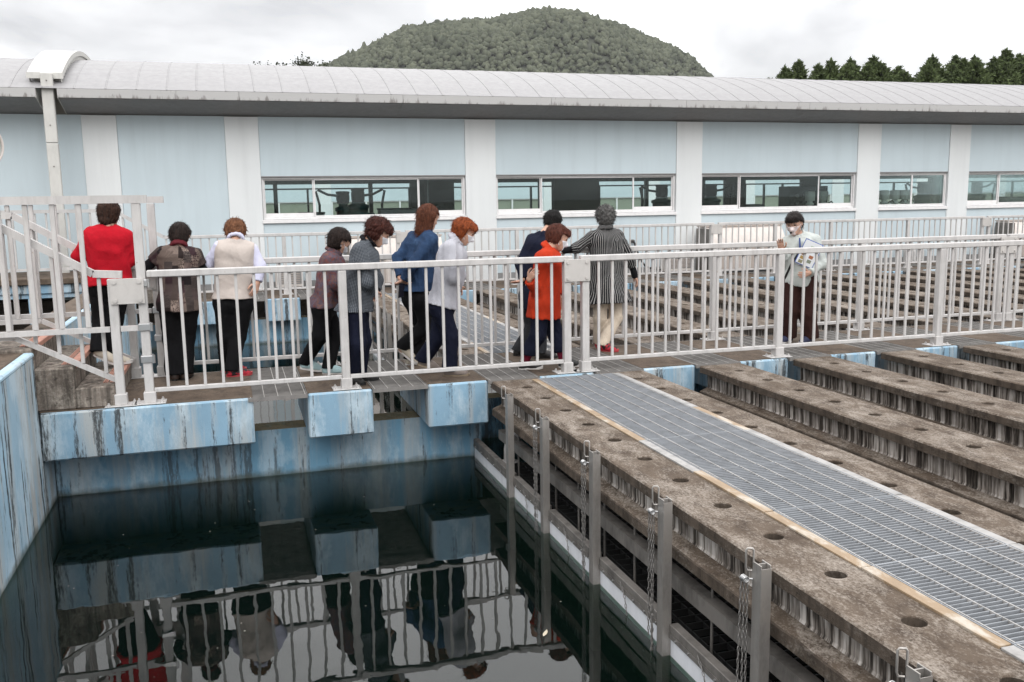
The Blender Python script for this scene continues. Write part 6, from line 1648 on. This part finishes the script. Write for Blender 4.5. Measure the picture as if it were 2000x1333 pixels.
P_('purple', 'short person in a mottled plum print blouse walking right behind the check coat', seed=4, gaze=(0.72, 0.35, -0.60), sw=0.15,
   hair=hair(mat='blackbrown', vol=1.06, len=0.065, curl=0.0012, freq=110, nape=0.056, showear=True), mask=1, trousers=dict(mat='black', r=(0.098, 0.074, 0.060)), shoes=('teal', 'white', 0.034),
   tops=[dict(name='blouse', mat='mottle', ease=0.014, hem=-0.01, flare=0.02, sleeve=(0, 1.9), arm=(0.062, 0.056, 0.048), collar=('mottle', 0.012))])
P_('gingham', 'person in a charcoal check coat with bowed dark red curls walking right', seed=5, gaze=(0.83, 0.06, -0.55), sw=0.165,
   hair=hair(mat='redbrown', vol=1.13, len=0.045, curl=0.0062, freq=105, nape=0.052, brow=0.03, fringe=0.045), mask=1, trousers=dict(mat='navy', r=(0.102, 0.084, 0.074)), shoes=('black', 'black'),
   tops=[dict(name='coat', mat='gingham', ease=0.022, hem=-0.02, flare=0.04, sleeve=(0, 1.97), arm=(0.072, 0.066, 0.056), collar=('jersey', 0.045))])
P_('denim', 'person in a blue denim jacket holding a phone behind the back, walking right', seed=6, gaze=(0.85, 0.42, -0.30), sw=0.175,
   hair=hair(mat='chestnut', vol=1.07, len=0.15, nape=0.070, side=1.0, strand=1.6, ridge=0.0028), trousers=dict(mat='black', r=(0.098, 0.078, 0.070)), shoes=('cream', 'white', 0.032),
   handL=((0.55, -0.55, -0.5), (0.2, 0.2, 1), (-0.3, -0.8, 0.2), 0.75), handR=((-0.75, 0.35, -0.45), (0.2, 0.2, 1), (-0.2, 0.8, 0.3), 0.7),
   tops=[dict(name='denim_jacket', mat='denim', ease=0.020, hem=-0.08, flare=0.018, sleeve=(0, 1.90), arm=(0.068, 0.060, 0.050), fold=0.0045, ff=26, collar=('denim', 0.02))])
P_('orangehair', 'person with copper orange hair in a loose grey pinstripe blouse walking right', seed=7, gaze=(0.86, -0.08, -0.48), sw=0.165,
   hair=hair(mat='orange', vol=1.04, len=0.055, curl=0.0015, freq=90, nape=0.050, brow=0.035, fringe=0.05, strand=1.4), mask=1, trousers=dict(mat='navy', r=(0.100, 0.080, 0.072)), shoes=('taupe', 'tan', 0.02),
   tops=[dict(name='blouse', mat='pin', ease=0.020, hem=-0.02, flare=0.035, sleeve=(0, 1.95), arm=(0.068, 0.062, 0.054), collar=('pin', 0.03), tilt=-0.2)])
P_('navy', 'short-haired person in a navy sweater half hidden behind the red-orange jacket', seed=8, gaze=(0.62, 0.62, -0.45), sw=0.165,
   hair=hair(mat='black', vol=0.99, len=0.035, nape=0.045, side=0.4), trousers=dict(mat='grey', r=(0.098, 0.076, 0.066)), shoes=('black', 'black'), handL=((-0.85, -0.35, -0.25), (0, 0.3, 1), (0.2, 0.9, 0), 0.45),
   tops=[dict(name='sweater', mat='navyknit', ease=0.014, hem=0.12, flare=0.01, sleeve=(0, 1.93), arm=(0.062, 0.056, 0.046))])
P_('redorange', 'person in a red-orange jacket gripping a baluster, with maroon socks', seed=9, gaze=(0.90, -0.12, -0.40), sw=0.16,
   hair=hair(mat='mahogany', vol=1.05, len=0.05, nape=0.050, fringe=0.05, brow=0.04, curl=0.0008, freq=90), mask=1, trousers=dict(mat='navy', r=(0.098, 0.080, 0.074), crop=0.11), socks='maroon', shoes=('black', 'white', 0.026),
   handR=((0.35, -0.55, 0.65), (0.75, 0.5, 0.2), (0.1, -0.2, 1), 1.05),
   tops=[dict(name='jacket', mat='cord', ease=0.020, hem=0.155, flare=0.032, sleeve=(0, 1.90), arm=(0.070, 0.068, 0.058), collar=('cord', 0.028), fold=0.0042)])
P_('stripe', 'grey-curled person in a long black white-striped tunic and cream trousers', seed=10, gaze=(0.05, 0.88, -0.42), sw=0.165,
   hair=hair(mat='grey', vol=1.12, len=0.05, curl=0.0056, freq=110, nape=0.062), trousers=dict(mat='cream', r=(0.094, 0.072, 0.062)), shoes=('red', 'red', 0.030), handR=((0.35, 0.1, -0.9), (-0.9, 0.2, 0), (0.1, 0.9, 0), 0.5),
   tops=[dict(name='undershirt', mat='jersey', torso=False, sleeve=(1.0, 1.97), arm=(0.046, 0.046, 0.036), nocut=True),
         dict(name='tunic', mat='stripe', ease=0.022, hem=0.175, flare=0.075, sleeve=(0, 1.45), arm=(0.066, 0.062, 0.058), fold=0.0045, collar=('stripe', 0.012))])
P_('guide', 'young guide in a pale grey work jacket facing the visitors, clipboard at chest', seed=11, gaze=(-0.72, -0.62, -0.30), sw=0.17,
   hair=hair(mat='jet', vol=1.03, len=0.055, nape=0.050, fringe=0.040, brow=0.040, showear=True, ridge=0.0012), mask=2, trousers=dict(mat='brown', r=(0.106, 0.094, 0.092)), shoes=('navy', 'white', 0.018), bulk=0.95,
   handR=((-0.35, -0.25, 0.9), (-0.6, -0.7, 0.1), (0.7, -0.3, 0.6), 0.3), handL=((-0.9, -0.25, -0.15), (0.3, 0.9, 0.2), (0, 0, 1), 0.8),
   tops=[dict(name='work_jacket', mat='work', ease=0.017, hem=0.085, flare=0.0, sleeve=(0, 1.93), arm=(0.068, 0.064, 0.052), collar=('work', 0.022), fold=0.0045)])
# ---- things the people wear or carry
def wp(name, v): return V3(PEOPLE[name]['root']) + v
_, J, K = PE['guide']; gt = PE['guide'][0]
H, g, hu, hs, CH, fw, left, up, PM = (K[k] for k in ('H', 'g', 'hu', 'hs', 'CH', 'fw', 'left', 'up', 'PM'))
gl = MB()
for sg in (1, -1):
    c = H + g*0.104 + hs*sg*0.034 + hu*0.000
    gl.tube([tuple(c + hs*math.cos(a)*0.025 + hu*math.sin(a)*0.017) for a in np.linspace(0, 2*math.pi, 17)], 0.0018, 5)
    gl.tube([tuple(c + hs*sg*0.025), tuple(H + hs*sg*0.080 + hu*0.002 + g*0.06), tuple(H + hs*sg*0.082 - g*0.01)], 0.0016, 5)
gl.tube([tuple(H + g*0.106 - hs*0.010 + hu*0.004), tuple(H + g*0.109 + hu*0.007), tuple(H + g*0.106 + hs*0.010 + hu*0.004)], 0.0018, 5)
gl.obj('glasses', mat('thin_metal_spectacles', (0.25,0.20,0.18), 0.35, 0.7), gt)
mb = MB(); c = H + g*0.118 - hu*0.070 - hs*0.012
mb.tube([tuple(c - g*0.006), tuple(c + g*0.010)], [0.011, 0.011], 10); mb.tube([tuple(c), tuple(H + hs*-0.06 + g*0.06 - hu*0.06), tuple(H - hs*0.084 + g*0.0 - hu*0.01)], 0.0022, 5)
mb.obj('headset_microphone', RUBBER, gt)
tie = MB(); a = CH + fw*0.135 + up*0.085; b = CH + fw*0.155 - up*0.10
tie.add([tuple(a - left*0.008), tuple(a + left*0.008), tuple(b + left*0.012), tuple(b - left*0.012), tuple(b - up*0.025), tuple(a - left*0.008 + fw*0.006), tuple(a + left*0.008 + fw*0.006), tuple(b + left*0.012 + fw*0.006), tuple(b - left*0.012 + fw*0.006), tuple(b - up*0.025 + fw*0.006)],
        [(0,1,2,4,3), (5,8,9,7,6), (0,5,6,1), (1,6,7,2), (2,7,9,4), (4,9,8,3), (3,8,5,0)]); tie.obj('tie', mat('royal_blue_lanyard', (0.03,0.06,0.20), 0.6), gt)
def slab(c, u, v, n, w, h, d, g_=None):
    g_ = g_ or MB(); c, u, v, n = V3(c), nrm(V3(u)), nrm(V3(v)), nrm(V3(n))
    vs = [tuple(c + u*sx*w/2 + v*sy*h/2 + n*sz*d/2) for sz in (-1, 1) for sx, sy in ((-1,-1),(1,-1),(1,1),(-1,1))]
    g_.add(vs, [(0,3,2,1), (4,5,6,7), (0,1,5,4), (1,2,6,5), (2,3,7,6), (3,0,4,7)]); return g_
WHITE_CARD = mat('white_card', (0.62,0.63,0.68), 0.5)
bt = thing('name_badge', 'white name badge hanging on the blue lanyard at the guide\'s chest', 'badge', tuple(wp('guide', CH + fw*0.165 - up*0.17)))
slab((0, 0, 0), left, up, fw, 0.065, 0.085, 0.004).obj('badge_card', WHITE_CARD, bt)
slab(fw*0.0035 + up*0.012, left, up, fw, 0.05, 0.012, 0.002).obj('badge_stripe', mat('blue_badge_stripe', (0.08,0.13,0.35), 0.5), bt)
st = MB(); path = [K['N'] + left*0.055 - fw*0.04 + up*0.01, K['N'] + left*0.085 + fw*0.03 + up*0.0, CH + left*0.085 + fw*0.145 + up*0.03, CH + fw*0.18 - up*0.05, CH - left*0.10 + fw*0.165 - up*0.20, PM - left*0.175 + fw*0.08 + up*0.02]
bagroot = wp('guide', PM - left*0.185 + fw*0.06 - up*0.02)
bg = thing('shoulder_bag', 'small white patterned pouch on a black shoulder strap at the guide\'s hip', 'bag', tuple(bagroot))
off = V3(PEOPLE['guide']['root']) - bagroot
for p, q in zip(path[:-1], path[1:]): slab((p+q)/2 + off, q-p, np.cross(nrm(q-p), fw), fw, np.linalg.norm(q-p)+0.004, 0.024, 0.004, st)
st.obj('strap', RUBBER, bg)
pouch = mat('white_spotted_pouch', rough=0.6, build=lambda t, b: setc(t, b, mixc(t, ramp(t, noise(t, pos(t), 48, 2, 0.5), [(0.60, 0), (0.63, 1)]), (0.62,0.62,0.62), (0.06,0.06,0.06))))
slab((0, 0, -0.075), left + 0.2*up, up, fw, 0.085, 0.15, 0.022).obj('pouch', pouch, bg)
cu_ = nrm(up*0.80 + left*0.42); cv_ = nrm(np.cross(cu_, fw)); cc = wp('guide', CH + left*0.09 + fw*0.185 - up*0.09)
cb = thing('clipboard', 'blue-edged clipboard sheet with photo squares held against the guide\'s chest', 'clipboard', tuple(cc))
slab((0, 0, 0), cv_, cu_, fw, 0.20, 0.285, 0.006).obj('board', mat('royal_blue_board', (0.05,0.10,0.36), 0.45), cb)
slab(fw*0.0045, cv_, cu_, fw, 0.186, 0.27, 0.003).obj('sheet', mat('white_printed_sheet', (0.62,0.64,0.66), 0.6), cb)
for k, (a_, b_) in enumerate(((-0.05, -0.02), (-0.05, -0.065), (-0.05, -0.11), (0.035, -0.03), (0.035, -0.08))):
    slab(fw*0.0068 + cv_*a_ + cu_*b_, cv_, cu_, fw, 0.045, 0.036, 0.0015).obj('photo_square', mat('brown_print_square' + str(k), [(0.25,0.12,0.05), (0.30,0.20,0.06), (0.22,0.20,0.12), (0.30,0.11,0.05), (0.18,0.20,0.15)][k], 0.6), cb)
slab(fw*0.0068 + cv_*0.03 + cu_*0.06, cv_, cu_, fw, 0.09, 0.06, 0.0015).obj('photo_square', mat('green_print_square', (0.38,0.46,0.38), 0.6), cb)
_, J, K = PE['denim']
pr = wp('denim', J['WL']*0.4 + J['WR']*0.6 + V3((-0.015, -0.03, -0.10)))
ph = thing('phone', 'dark phone held behind the back by the denim jacket wearer', 'phone', tuple(pr))
slab((0, 0, 0), (0.8, 0.5, 0.1), (0.1, 0.0, 1), (0.5, -0.8, 0), 0.07, 0.145, 0.009).obj('phone_body', RUBBER, ph)
slab(V3((0.5, -0.8, 0))*0.0055, (0.8, 0.5, 0.1), (0.1, 0.0, 1), (0.5, -0.8, 0), 0.062, 0.132, 0.001).obj('screen', mat('dark_glass', (0.02,0.02,0.03), 0.1), ph)
